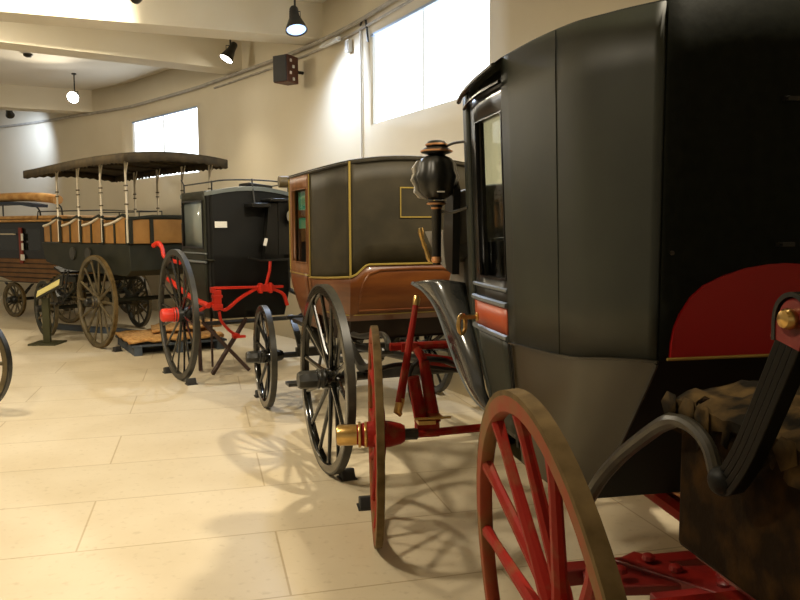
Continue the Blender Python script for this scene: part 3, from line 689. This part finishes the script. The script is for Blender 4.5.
b = MB(); b.tube([(x, backy(x, z) - .012, z) for x, z in rp], .009, 6, closed=True); b.build('panel_moulding', WOOD, lb)
b = MB(); b.grid(lambda t, w: SB.at(t, .70 + .16 * w, -.02), lin(-4, 4, 40), lin(0, 1, 3)); cap = [SB.at(t, .70) for t in lin(-7, 7, 60)][:-1]; b.add(cap, [tuple(range(len(cap)))]); b.build('underbody', mat('dark_brown_underbody', (.012, .005, .002), .6, spec=.2), B)
kB = dict(m_rim=GLOSS, m_tyre=TYREB, m_spoke=GLOSS, m_hub=GLOSS, m_cap=IRON, square=True)
wheel(B, (-.752, .003, .581), R(-.7), 0, .581, 14, -1, hub_r=.062, hub_len=.24, cap_r=.056, cap_len=.10, w=.05, depth=.05, spoke_w=.021, dish=.05, spin=.1, **kB)
wheel(B, (.752, .003, .581), R(.7), 0, .581, 14, 1, hub_r=.062, hub_len=.24, cap_r=.056, cap_len=.10, w=.05, depth=.05, spoke_w=.021, dish=.05, **kB)
wheel(B, (-.771, 1.846, .431), R(-.5), 0, .431, 12, -1, hub_r=.056, hub_len=.22, cap_r=.050, cap_len=.09, w=.05, depth=.05, spoke_w=.021, dish=.045, spin=.2, **kB)
wheel(B, (.771, 1.846, .431), R(.5), 0, .431, 12, 1, hub_r=.056, hub_len=.22, cap_r=.050, cap_len=.09, w=.05, depth=.05, spoke_w=.021, dish=.045, **kB)
b = MB(); b.tube([(-.68, 0, .581), (.68, 0, .581)], .028, 8); b.box((0, 0, .60), (1.0, .07, .06)); ra = b.build('rear_axle', IRON, B)
MB().lathe([(.065, 0), (.085, .012), (.07, .03), (.04, .04)], M4.Translation((-.60, 0, .581)) @ X_AXIS(), 20).build('hub_collar', SILV, ra)
b = MB(); b.tube([(-.70, 1.846, .431), (.70, 1.846, .431)], .024, 8); b.box((0, 1.846, .45), (1.0, .07, .07)); b.build('front_axle', IRON, B)
for x in (-.50, .50):
    b = leaf([(x, -.42, .80), (x, -.2, .70), (x, .0, .64), (x, .2, .70), (x, .42, .80)], .05, .010, 5, (1, 0, 0)); b.tube([(x - .035, -.42, .80), (x + .035, -.42, .80)], .022, 10); b.build('leaf_spring', IRON, B)
    b = leaf([(x * .9, 1.45, .72), (x * .9, 1.65, .62), (x * .9, 1.846, .50), (x * .9, 2.05, .62), (x * .9, 2.25, .72)], .05, .010, 4, (1, 0, 0)); b.tube([(x * .9 - .035, 1.45, .72), (x * .9 + .035, 1.45, .72)], .02, 10); b.build('leaf_spring', IRON, B)
    b = MB(); b.tube(curve([(x, -.42, .80), (x, -.44, .84), (x * .96, -.34, .87), (x * .92, -.15, .86), (x * .9, 0.2, .80), (x * .86, .45, .78)], 16), .018, 8); b.build('scroll_iron', IRON, B)
b = MB(); b.tube([(0, 1.85, .47), (0, 1.3, .52), (0, .3, .60), (0, 0, .60)], .03, 8); b.build('perch', IRON, B)
b = MB(); b.box((0, 1.846, .70), (.95, .45, .035)); b.lathe([(.3, 0), (.3, .03)], M4.Translation((0, 1.846, .73)), 32); b.tube([(-.30, 1.70, .47), (-.44, 1.72, .72)], [.045, .05], 10); b.tube([(.30, 1.70, .47), (.44, 1.72, .72)], [.045, .05], 10)
b.tube([(-.5, 1.5, .71), (.5, 1.5, .71)], .016, 8); b.tube([(-.5, 2.2, .71), (.5, 2.2, .71)], .016, 8); b.tube([(-.3, 1.5, .71), (.1, 1.9, .47)], .014, 8); b.build('turntable', IRON, B)
b = MB(); b.box((-.66, 1.12, .33), (.17, .12, .022)); b.tube([(-.60, 1.12, .34), (-.50, 1.12, .42), (-.44, 1.12, .70)], .012, 8); b.build('folding_step', IRON, B)
b = MB(); b.box((.1, 2.45, .98), (.55, .55, .45)); b.box((.1, 2.42, 1.26), (.6, .5, .12)); b.build('driver_seat', BLEATH, B, bevel=.02)
b = MB(); b.tube([(-.56, 2.14, 1.905), (.56, 2.14, 1.905)], .050, 14); b.build('rolled_cover', OLWOOD, B)
for x in (-.42, .42): MB().tube([(x, 2.10, 1.88), (x, 2.0, 1.6)], .012, 6).build('cover_bracket', IRON, B)
# ===== the black cab with scarlet ironwork
C = thing('hansom_cab', 'black two-wheeled cab with scarlet springs and hubs, propped on crossed sticks', 'carriage', (-1.46, 8.016, 0), R(32))
SC = Shell([(0, .20), (-.435, .235), (-.448, .28), (-.462, .36), (-.495, 1.08), (-.47, 1.13), (-.40, 1.16), (0, 1.17)], 1.87, .065, lambda t: .98, .54, .7, kx=.12, ky=.16, e=1.4)
SC.roof('roof', GREYROOF, C, lip=.01, over=.014)
b = MB(); b.grid(lambda t, w: SC.at(t, .54 + (SC.top(t) - .54) * w), lin(-3, 3, 24), [0, .08, .16, .24, .32, .6, 1]); cap = [SC.at(t, .54) for t in lin(-7, 7, 60)][:-1]; b.add(cap, [tuple(range(len(cap)))]); bk = b.build('body_panel', mat('flat_black_body', (.004, .004, .003), .5, spec=.25), C)
for sg in (1, -1):
    b = MB(); T_ = lambda q: sg * (3 + q)
    b.grid(lambda q, z: SC.at(T_(q), z, .004), [0, .12, .5, .93, 1], [.54, .62, .7, .8, .9, 1.0, 1.30, 1.80, 1.90], holes=[(.12, .93, 1.30, 1.80)]); sd = b.build('side_panel', OLIVE, C, solid=.025)
    b = MB(); b.grid(lambda q, z: SC.at(T_(q), z, -.004), [.12, .93], [1.30, 1.80]); b.build('side_window', GREYB, sd, solid=.006)
    b = MB(); b.tube([SC.at(T_(q), z, .018) for q, z in ((.12, 1.30), (.93, 1.30), (.93, 1.80), (.12, 1.80))], .013, 4, closed=True); b.build('window_frame', BLACK, sd)
    b = MB(); b.tube([SC.at(T_(q), 1.15, .03) for q in lin(-.1, 1.05, 5)], .014, 6); b.tube([SC.at(T_(q), 1.24, .02) for q in lin(-.1, 1.05, 5)], .008, 6); b.build('moulding', TRIM, sd)
    b = MB(); b.grid(lambda q, w: SC.at(sg * q, .54 + (SC.top(q) - .56) * w * .98 + .0), lin(4, 7, 14), [0, .15, .3, .6, .8]); b.build('front_panel', BLACK, C, solid=.02)
b = MB()
for x, y in ((-.43, .25), (-.47, 1.10), (.43, .25), (.47, 1.10)): b.tube([(x, y, 1.86), (x, y, 2.0)], .009, 6)
b.tube([(-.43, .25, 1.99), (-.47, 1.10, 1.99), (-.47, 1.2, 2.06)], .008, 6); b.tube([(.43, .25, 1.99), (.47, 1.10, 1.99)], .008, 6); b.tube(curve([(-.43, .25, 1.99), (-.3, .23, 2.01), (0, .22, 2.02), (.3, .23, 2.01), (.43, .25, 1.99)], 12), .008, 6)
b.tube([(0, .22, 2.03), (0, .15, 1.76)], .009, 6); b.build('roof_rail', IRON, C)
b = MB(); b.box((.12, .42, 1.965), (.28, .3, .035), (0, R(6), 0)); b.build('roof_hatch', BLACK, C, bevel=.008)
# driver's seat on the back, right side
b = MB(); b.box((.0, .08, 1.745), (.20, .26, .045)); b.box((.42, .06, 1.80), (.66, .30, .03)); st = b.build('driver_seat', BLACK, C, bevel=.008)
b = MB(); b.prism([(.08, .1, 1.18), (.30, .1, 1.18), (.36, .1, 1.77), (.14, .1, 1.77)], (.0, .08, 0)); b.box((.45, .14, 1.50), (.42, .1, .56)); b.build('seat_panel', BLACK, st)
b = MB(); b.tube([(-.12, .06, 1.20), (.02, .05, 1.165), (.75, .05, 1.175)], .012, 6); b.tube([(.45, .05, 1.17), (.45, .05, .80)], .01, 6); b.tube([(.34, .05, 1.17), (.34, .05, .84)], .01, 6); b.build('foot_rail', IRON, st)
b = MB(); b.lathe([(.05, -.07), (.085, -.03), (.085, .06), (.05, .10), (.03, .12)], M4.Translation((.40, -.02, 1.62)), 16); b.tube([(.43, 0, 1.60), (.43, .02, 1.17)], .014, 8); lm = b.build('cab_lamp', IRON, C)
MB().lathe([(.001, 0), (.06, 0), (.055, .01)], M4.Translation((.315, -.045, 1.635)) @ M4.Rotation(-PI / 2, 4, 'Y'), 16).build('lamp_glass', SILV, lm)
MB().box((-.36, .195, 1.545), (.13, .006, .065)).build('white_plate', WHITE, bk)
MB().box((.07, .045, 1.36), (.035, .006, .08), (0, R(15), 0)).build('white_tag', WHITE, C)
b = MB(); b.grid(lambda q, w: SC.at(q, 1.16, .01 + .03 * w) + V((0, 0, .02 * w)), lin(1, 5, 12), [0, 1]); b.build('body_ledge', OLIVE, C, solid=.012)
kC = dict(m_rim=TYREB, m_tyre=TYREB, m_spoke=GLOSS, m_hub=IRON, m_cap=REDS)
for sg in (-1, 1): wheel(C, (.897 * sg, .002, .652), R(-.2), 0, .652, 16, sg, hub_r=.075, hub_len=.22, cap_r=.066, cap_len=.10, w=.05, depth=.05, spoke_w=.017, dish=.05, spin=.1, **kC)
b = MB(); b.tube([(-.82, 0, .652), (-.64, .03, .64), (-.54, .3, .50), (.54, .3, .50), (.64, .03, .64), (.82, 0, .652)], .024, 8); b.lathe([(.10, 0), (.10, .03), (.05, .05)], M4.Translation((-.78, 0, .652)) @ X_AXIS(), 16); b.build('axle', IRON, C)
b = MB()
b.strap(curve([(-.70, .05, .66), (-.62, .10, .68), (-.484, .15, .73), (-.42, .15, .68), (-.344, .15, .655), (-.2, .15, .76), (-.04, .15, .845), (.07, .15, .87), (.29, .15, .80), (.35, .15, .66)], 34), .045, .030, (0, 1, 0))
b.strap([(-.47, .14, .888), (.10, .14, .875), (.30, .14, .87)], .04, .028, (0, 1, 0)); b.box((-.45, .13, .76), (.085, .06, .21)); b.box((-.45, .12, .70), (.11, .05, .04)); b.box((-.45, .12, .80), (.11, .05, .03))
b.box((.09, .13, .865), (.17, .06, .075)); b.box((.03, .12, .865), (.03, .07, .11)); b.box((.14, .12, .865), (.03, .07, .11)); b.tube([(.10, .13, .9), (.14, .12, 1.05), (.15, .12, 1.15)], .018, 8); b.box((-.49, .13, .87), (.05, .05, .06))
b.build('scarlet_spring', REDS, C, bevel=.004)
b = MB(); b.tube(curve([(-.43, .12, .64), (-.41, .12, .54), (-.31, .12, .42), (-.22, .12, .375)], 10), .016, 8); b.box((-.22, .12, .36), (.13, .05, .025)); b.box((-.27, .12, .375), (.05, .05, .035)); b.build('scarlet_step', REDS, C)
b = MB(); b.tube(curve([(-.66, 1.80, 1.30), (-.62, 1.72, 1.335), (-.60, 1.62, 1.27), (-.60, 1.56, 1.18), (-.56, 1.42, 1.14), (-.55, 1.1, 1.12)], 16), [.03] * 6 + [.024] * 11, 8); b.build('scarlet_scroll', REDS, C)
for sg in (-1, 1): MB().tube(curve([(.58 * sg, 0, .72), (.60 * sg, .6, .78), (.60 * sg, 1.4, .92)], 10), .028, 8).build('shaft', REDS if sg < 0 else IRON, C)
t = thing('crossed_prop', 'dark wooden crossed-leg trestle propping up the black cab', 'trestle', (-1.46, 8.016, 0), R(32))
for k, (a, c) in enumerate((((-.58, .22, .535), (-.16, .0, 0.012)), ((-.10, .22, .535), (-.56, .0, .012)), ((-.60, .3, .535), (-.60, .26, .01)), ((-.42, .42, .535), (-.42, .42, .01)))):
    b = MB(); b.tube([a, c], .024 if k < 3 else .014, 4); b.build('leg', mat('dark_prop_wood', (.045, .02, .012), .6) if k == 0 else bpy.data.materials['dark_prop_wood'], t)

# ===== the open wagonette with canopy
D = thing('canopied_wagonette', 'long open wagonette with ochre bench sides and dark brown fringed canopy on pale poles', 'carriage', (-3.32, 10.06, 0), R(45))
b = MB(); prof = [(-.70, 1.32), (-.72, 1.0), (-.62, .93), (1.2, .95), (1.95, 1.04), (2.1, 1.32)]
b.prism([(-.60, y, z) for y, z in prof], (1.2, 0, 0)); b.build('body', OLIVE, D, bevel=.01)
for sg in (-1, 1):
    for k in range(4):
        y0 = -.70 + .68 * k; y1 = y0 + .66
        pf = [(y0, 1.33), (y0, 1.62), (y0 + .10, 1.645), (y0 + .25, 1.61), (y0 + .42, 1.56), (y1 - .03, 1.54), (y1 - .03, 1.33)]
        b = MB(); b.prism([(.60 * sg, y, z) for y, z in pf], (-.03 * sg, 0, 0)); sp = b.build('side_panel', CANE, D)
        MB().tube(curve([(.60 * sg, y1 - .02, 1.555), (.605 * sg, y0 + .45, 1.575), (.605 * sg, y0 + .28, 1.61), (.60 * sg, y0 + .12, 1.66)], 10), .018, 6).build('arm_rail', POLE, sp)
        b = MB(); b.box((.608 * sg, y0 + .02, 1.47), (.02, .06, .30)); b.build('dark_stile', OLIVE, sp); b = MB(); b.box((.608 * sg, y0 + .36, 1.45), (.014, .035, .24)); b.build('dark_stile', OLIVE, sp)
        MB().tube([(.606 * sg, y0 - .0, 1.655), (.606 * sg, y0 + .12, 1.672), (.606 * sg, y0 + .27, 1.64)], .022, 6).build('cushion_roll', OLIVE, sp)
for k in range(4):
    y0 = -.66 + .68 * k
    b = MB(); b.box((0, y0 + .05, 1.47), (1.12, .035, .30), (R(6), 0, 0)); bn = b.build('bench', CANE, D)
    MB().box((0, y0 + .28, 1.36), (1.10, .36, .07)).build('seat_cushion', OLIVE, bn, bevel=.02)
    MB().tube([(-.58, y0 + .03, 1.635), (.58, y0 + .03, 1.635)], .02, 6).build('top_rail', OLIVE, bn)
b = MB(); b.box((0, -.715, 1.475), (1.2, .03, .29)); rp = b.build('rear_panel', CANE, D)
b = MB()
for x in (-.585, -.32, .22, .585): b.box((x, -.735, 1.475), (.045, .02, .30))
b.tube([(-.6, -.735, 1.625), (-.3, -.735, 1.655), (.6, -.735, 1.655)], .02, 6); b.build('dark_stile', OLIVE, rp)
CX = -.065
def canz(x, y): return 2.41 - .05 * ((x - CX) / .69) ** 2 + .02 * math.cos(y * 1.3)
b = MB(); b.grid(lambda x, y: V((x, y, canz(x, y))), lin(-.75, .62, 10), lin(-.98, 2.25, 20)); cn = b.build('canopy', CANVAS, D, solid=.02)
rnd = random.Random(5)
b = MB()
def val(p0, p1, n):
    P = []; 
    for i in range(n + 1):
        x = p0[0] + (p1[0] - p0[0]) * i / n; y = p0[1] + (p1[1] - p0[1]) * i / n; z = canz(x, y); P.append((x, y, z, z - .085 - (.02 if i % 2 else 0) - rnd.uniform(0, .012)))
    b.add([(p[0], p[1], p[2]) for p in P] + [(p[0], p[1], p[3]) for p in P], [(i, i + 1, n + 2 + i, n + 1 + i) for i in range(n)])
val((-.75, -.98), (-.75, 2.25), 60); val((.62, -.98), (.62, 2.25), 60); val((-.75, -.98), (.62, -.98), 24); val((-.75, 2.25), (.62, 2.25), 24)
b.build('fringe', CANVAS, cn, solid=.006)
b = MB()
for k in range(4):
    y = -.70 + .70 * k; b.tube([(-.70, y, 2.345), (CX, y, 2.385), (.60, y, 2.345)], .014, 6)
b.build('canopy_batten', CANVAS, cn)
for sg in (-1, 1):
    for k in range(4):
        y = -.70 + .70 * k; x = .61 if sg > 0 else -.61; x = .52 if sg > 0 else x; z1 = 2.35
        p = MB(); p.tube([(x, y, 1.34), (x, y, z1)], .013, 8); p = p.build('pole', POLE, D)
        MB().tube([(x, y, z1 - .22), (x, y - .04, z1 - .12), (x, y - .10, z1)], .008, 6).build('stay', POLE, p)
        b = MB()
        for z in (1.96, 2.02, 1.80): b.lathe([(.022, -.008), (.026, 0), (.022, .008)], M4.Translation((x, y, z)), 10)
        b.build('collar', OLWOOD, p)
kD = dict(m_rim=OLWOOD, m_tyre=TYRE, m_spoke=OLWOOD, m_hub=OLWOOD, m_cap=IRON)
wheel(D, (-.70, .044, .59), R(-1.1), 0, .59, 14, -1, hub_r=.075, hub_len=.22, w=.05, depth=.05, spoke_w=.022, **kD)
wheel(D, (.70, .044, .59), R(-1.1), 0, .59, 14, 1, hub_r=.075, hub_len=.22, w=.05, depth=.05, spoke_w=.022, **kD)
kD['m_rim'] = OLIVE; kD['m_tyre'] = OLWOOD
wheel(D, (-.76, 1.60, .40), 0, 0, .40, 12, -1, hub_r=.07, hub_len=.2, w=.05, depth=.05, spoke_w=.02, **kD)
wheel(D, (.62, 1.62, .40), 0, 0, .40, 12, 1, hub_r=.07, hub_len=.2, w=.05, depth=.05, spoke_w=.02, **kD)
b = MB(); b.tube([(-.66, .044, .59), (.66, .044, .59)], .03, 8); b.build('rear_axle', OLIVE, D); b = MB(); b.tube([(-.72, 1.6, .40), (.58, 1.6, .40)], .03, 8); b.build('front_axle', OLIVE, D)
for x in (-.52, .52):
    for y0, zc in ((.044, .66), (1.6, .50)):
        b = leaf([(x, y0 - .42, zc + .16), (x, y0 - .2, zc + .06), (x, y0, zc), (x, y0 + .2, zc + .06), (x, y0 + .42, zc + .16)], .05, .012, 4, (1, 0, 0)); b.tube([(x, y0 - .42, zc + .16), (x, y0 - .42, zc + .27)], .014, 6); b.tube([(x, y0 + .42, zc + .16), (x, y0 + .42, zc + .27)], .014, 6); b.build('leaf_spring', OLIVE, D)
b = MB(); b.box((0, 1.6, .80), (.9, .6, .08)); b.tube([(0, 1.6, .4), (0, 1.6, .9)], .04, 8); b.box((0, 2.2, .90), (.7, .3, .03), (R(14), 0, 0)); b.tube([(-.4, 2.2, .8), (-.4, 2.6, .6)], .015, 6); b.build('front_frame', OLIVE, D)
for sg in (-1, 1):
    for y in (.45, .95): MB().lathe([(.085, 0), (.085, .02), (.05, .02)], M4.Translation((.605 * sg, y, 1.18)) @ M4.Rotation(PI / 2 * sg, 4, 'Y'), 20).build('oval_boss', TYREB, D)
b = MB(); b.tube([(-.62, 1.2, .95), (-.75, 1.2, .70)], .012, 6); b.box((-.80, 1.2, .70), (.2, .26, .02)); b.box((-.72, 1.2, .50), (.2, .26, .02)); b.tube([(-.62, 1.1, .95), (-.72, 1.1, .50)], .012, 6); b.build('step', IRON, D)

# ===== the coach far left, partly out of the picture
E_ = thing('closed_coach', 'brown and black coach at far left with a tan roll above its roof', 'carriage', (-5.03, 12.76, 0), R(60))
b = MB(); b.prism([(-.58, y, z) for y, z in ((-.35, 1.02), (-.30, .70), (.1, .61), (1.5, .61), (1.9, .70), (2.0, 1.02))], (1.16, 0, 0)); b.build('lower_body', BROWN, E_, bevel=.01)
for k in range(5): MB().box((-.59, .85, .62 + .08 * k), (.012, 2.1, .012)).build('moulding', OLIVE, E_)
b = MB()
for (y0, y1, z0, z1) in ((-.35, 2.05, 1.02, 1.16), (-.35, 2.05, 1.52, 1.62), (-.35, .10, 1.16, 1.52), (.62, .72, 1.16, 1.52), (1.25, 1.35, 1.16, 1.52), (1.9, 2.05, 1.16, 1.52)):
    for sg in (-1, 1): b.box((.57 * sg, (y0 + y1) / 2, (z0 + z1) / 2), (.03, y1 - y0, z1 - z0))
b.box((0, -.34, 1.32), (1.14, .03, .6)); b.box((0, 2.04, 1.32), (1.14, .03, .6)); b.build('upper_body', BLACK, E_)
for k, (y0, y1) in enumerate(((.10, .62), (.72, 1.25), (1.35, 1.9))):
    for sg in (-1, 1): MB().box((.565 * sg, (y0 + y1) / 2, 1.34), (.008, y1 - y0, .36)).build('window_glass', mat('dark_glass', (.01, .012, .01), .1) if k + sg == -1 else bpy.data.materials['dark_glass'], E_)
b = MB(); b.box((-.60, 1.22, 1.24), (.02, .08, .60)); dp = b.build('red_pillar', mat('dull_red_pillar', (.22, .03, .015), .5), E_)
b = MB(); b.box((-.615, 1.16, 1.38), (.01, .05, .12)); b.box((-.615, 1.16, 1.22), (.01, .05, .12)); b.box((-.615, 1.17, 1.04), (.01, .10, .10)); b.build('white_patch', WHITE, dp)
MB().tube([(-.62, 1.34, 1.43), (-.62, 1.75, 1.43)], .012, 6).build('grab_bar', POLE, E_)
b = MB(); b.box((0, .7, 1.645), (1.26, 3.3, .05)); rf = b.build('roof', BLACK, E_, bevel=.015)
b = MB(); b.box((-.02, 1.1, 1.70), (1.16, 2.2, .07)); b.build('roof_cushion', TAN, rf, bevel=.03)
b = MB(); b.tube([(-.635, -.95, 1.65), (-.635, 2.3, 1.65)], .018, 6); b.build('edge_moulding', TAN, rf)
b = MB(); b.tube(curve([(-.45, .40, 1.99), (-.45, .7, 2.03), (-.45, 1.4, 2.06), (-.45, 2.6, 2.05)], 14), .095, 14, flat=.8); rl_ = b.build('tan_roll', TAN, E_)
b = MB(); b.strap(curve([(-.45, .88, 1.90), (-.45, 1.4, 1.95), (-.45, 2.6, 1.95)], 10), .3, .05, (1, 0, 0)); b.build('roll_board', mat('blue_black_board', (.02, .03, .05), .5), rl_)
b = MB(); b.tube(curve([(-.45, .45, 1.93), (-.45, .34, 1.88), (-.45, .31, 1.78), (-.45, .31, 1.67)], 8), .014, 6); b.tube(curve([(-.45, 1.0, 1.90), (-.45, .92, 1.85), (-.45, .88, 1.78), (-.45, .88, 1.67)], 8), .014, 6); b.tube([(-.45, 1.9, 1.93), (-.45, 1.9, 1.67)], .014, 6); b.build('roll_bracket', IRON, rl_)
b = MB(); b.tube([(-.60, .75, 1.67), (-.60, .72, 1.80), (-.60, -.85, 1.80), (.60, -.85, 1.80), (.6, .7, 1.8)], .010, 6)
for y in (.2, -.3, -.85): b.tube([(-.6, y, 1.67), (-.6, y, 1.8)], .009, 6); b.tube([(.6, y, 1.67), (.6, y, 1.8)], .009, 6)
b.build('roof_rail', IRON, rf)
kE = dict(m_rim=OLWOOD, m_tyre=TYRE, m_spoke=OLWOOD, m_hub=IRON, m_cap=IRON)
for sg in (-1, 1):
    wheel(E_, (.64 * sg, .0, .42), 0, 0, .42, 12, sg, hub_r=.07, hub_len=.2, w=.05, depth=.05, spoke_w=.02, **kE)
    wheel(E_, (.52 * sg, 1.60, .30), 0, 0, .30, 12, sg, hub_r=.07, hub_len=.2, w=.05, depth=.05, spoke_w=.02, **kE)
    b = leaf([(.5 * sg, -.38, .62), (.5 * sg, 0, .47), (.5 * sg, .38, .62)], .05, .012, 4, (1, 0, 0)); b.build('leaf_spring', IRON, E_)
    b = leaf([(.42 * sg, 1.22, .58), (.42 * sg, 1.60, .37), (.42 * sg, 1.98, .58)], .05, .012, 4, (1, 0, 0)); b.build('leaf_spring', IRON, E_)
b = MB(); b.tube([(-.62, 0, .42), (.62, 0, .42)], .03, 8); b.build('rear_axle', IRON, E_); b = MB(); b.tube([(-.5, 1.60, .30), (.5, 1.60, .30)], .03, 8); b.build('front_axle', IRON, E_)
b = MB(); b.tube([(-.63, -.5, .80), (-.63, -.5, .52), (-.63, -.2, .52), (-.63, -.2, .80)], .012, 6); b.box((-.66, -.35, .53), (.14, .3, .02)); b.build('step', IRON, E_)

# ===== a wheel peeping in at the left edge
G = thing('cart_axle', 'dark spoked wheel on its axle, cut off by the left edge of the photo', 'wheel', (-3.67, 5.47, 0), R(77))
wheel(G, (.62, 0, .44), 0, 0, .44, 12, 1, hub_r=.07, hub_len=.2, w=.05, depth=.05, spoke_w=.02, m_rim=OLWOOD, m_tyre=IRON, m_spoke=OLWOOD, m_hub=OLWOOD, m_cap=IRON)
wheel(G, (-.62, 0, .44), 0, 0, .44, 12, -1, hub_r=.07, hub_len=.2, w=.05, depth=.05, spoke_w=.02, m_rim=OLWOOD, m_tyre=IRON, m_spoke=OLWOOD, m_hub=OLWOOD, m_cap=IRON)
b = MB(); b.tube([(-.58, 0, .43), (.58, 0, .43)], .03, 8); b.box((0, 0, .47), (.9, .08, .06)); b.build('axle', IRON, G)

# ===== small things on the floor
t = thing('information_stand', 'olive sign stand with tilted yellow plate beside the wagonette front wheel', 'sign', (-4.66, 9.95, 0), 0)
b = MB(); b.box((0, 0, .012), (.36, .36, .024)); b.build('base_plate', OLPOST, t, bevel=.004); b = MB(); b.box((0, 0, .31), (.09, .05, .60)); b.build('post', OLPOST, t)
b = MB(); b.box((0.02, 0, .0), (.40, .24, .02)); b.build('sign_board', IRON, t, loc=(.05, 0, .735), rot=(R(35), R(-28), 0))
MB().box((0.0, -.01, .013), (.34, .13, .006)).build('yellow_plate', SIGNM, t, loc=(.05, 0, .735), rot=(R(35), R(-28), 0))
t = thing('storage_pallet', 'low blue-grey pallet on the floor under the wagonette rear', 'pallet', (-2.95, 9.65, 0), R(30))
for k in range(4): MB().box((0, -.45 + .3 * k, .115), (1.15, .2, .022)).build('deck_board', PLANK, t)
for x in (-.5, 0, .5): MB().box((x, 0, .052), (.09, 1.1, .10)).build('bearer', PLANK, t)
def straw(name, x, y, z, sx, sy, rz, tilt, label, sd):
    r_ = random.Random(sd); b = MB()
    b.grid(lambda u, w: V((u, w, .03 + .012 * math.sin(u * 23 + sd) * math.cos(w * 19) + r_.uniform(0, .012) + tilt * u)), lin(-sx / 2, sx / 2, 16), lin(-sy / 2, sy / 2, 14))
    o = b.build(name, PALLET, None, solid=.035, ang=20, loc=(x, y, z), rot=(0, 0, rz)); tag(o, label, 'mat'); return o
straw('straw_mat', -2.95, 9.60, .135, 1.15, .95, R(30), 0, 'flat orange-brown straw mat lying on the pallet behind the wagonette wheel', 1)
straw('straw_mat', -2.80, 9.85, .215, .85, .6, R(20), .06, 'smaller straw mat tilted on top of the larger one on the pallet', 2)
o = MB().box((0, 0, .04), (2.2, .10, .08)).build('floor_beam', PLANK, None, loc=(-4.35, 11.0, 0), rot=(0, 0, R(-28))); tag(o, 'long dark blue-grey beam lying on the floor beneath the wagonette', 'beam')
def chock(x, y, rz, label, s=1.):
    t = thing('wheel_chock', label, 'chock', (x, y, 0), rz, 'wheel chocks')
    MB().prism([(-.045 * s, -.04, 0), (.045 * s, -.04, 0), (.045 * s, -.04, .05), (-.02 * s, -.04, .065), (-.045 * s, -.04, .02)], (0, .08, 0)).build('block', CHOCK, t, bevel=.004)
    MB().box((0, 0, .004), (.10 * s, .1, .008)).build('base', CHOCK, t)
chock(-.325, 4.46, R(111), 'black chock in front of the large glossy wheel of the brown coach')
chock(-.185, 3.98, R(100), 'black chock behind the thin worn red wheel of the nearest coach')
chock(-1.26, 6.72, R(111), 'black chock behind the small glossy front wheel of the brown coach')
chock(-2.03, 7.27, R(122), 'black chock at the near foot of the black cab wheel')
chock(-2.44, 7.88, R(122), 'black chock at the far foot of the black cab wheel')
chock(-3.50, 9.30, R(135), 'black chock at the large wagonette wheel')


# ------------------------------------------------------------------ camera and light
cam = bpy.data.cameras.new('camera'); co = bpy.data.objects.new('camera', cam); col.objects.link(co); sc.camera = co
cam.sensor_width = 36; cam.lens = 34.2; cam.clip_start = .05
P_ = math.atan(72 / 760); rl = R(-.3)
f = V((0, math.cos(P_), -math.sin(P_))); r0 = V((1, 0, 0)); u0 = r0.cross(f)
r2 = r0 * math.cos(rl) + u0 * math.sin(rl); u2 = u0 * math.cos(rl) - r0 * math.sin(rl)
mw = M4((( r2.x, u2.x, -f.x, 0), (r2.y, u2.y, -f.y, 0), (r2.z, u2.z, -f.z, 1.5), (0, 0, 0, 1)))
co.matrix_world = mw

w = bpy.data.worlds.new('hall_air'); sc.world = w; w.use_nodes = True
w.node_tree.nodes['Background'].inputs[0].default_value = (1., .86, .64, 1); w.node_tree.nodes['Background'].inputs[1].default_value = .38
vs = sc.view_settings; sc.display_settings.display_device = 'sRGB'
vs.view_transform = 'Standard'; vs.look = 'None'; vs.exposure = 0.; vs.gamma = 1; vs.use_curve_mapping = False
sc.cycles.max_bounces = 8; sc.cycles.use_denoising = True; sc.cycles.sample_clamp_indirect = 4
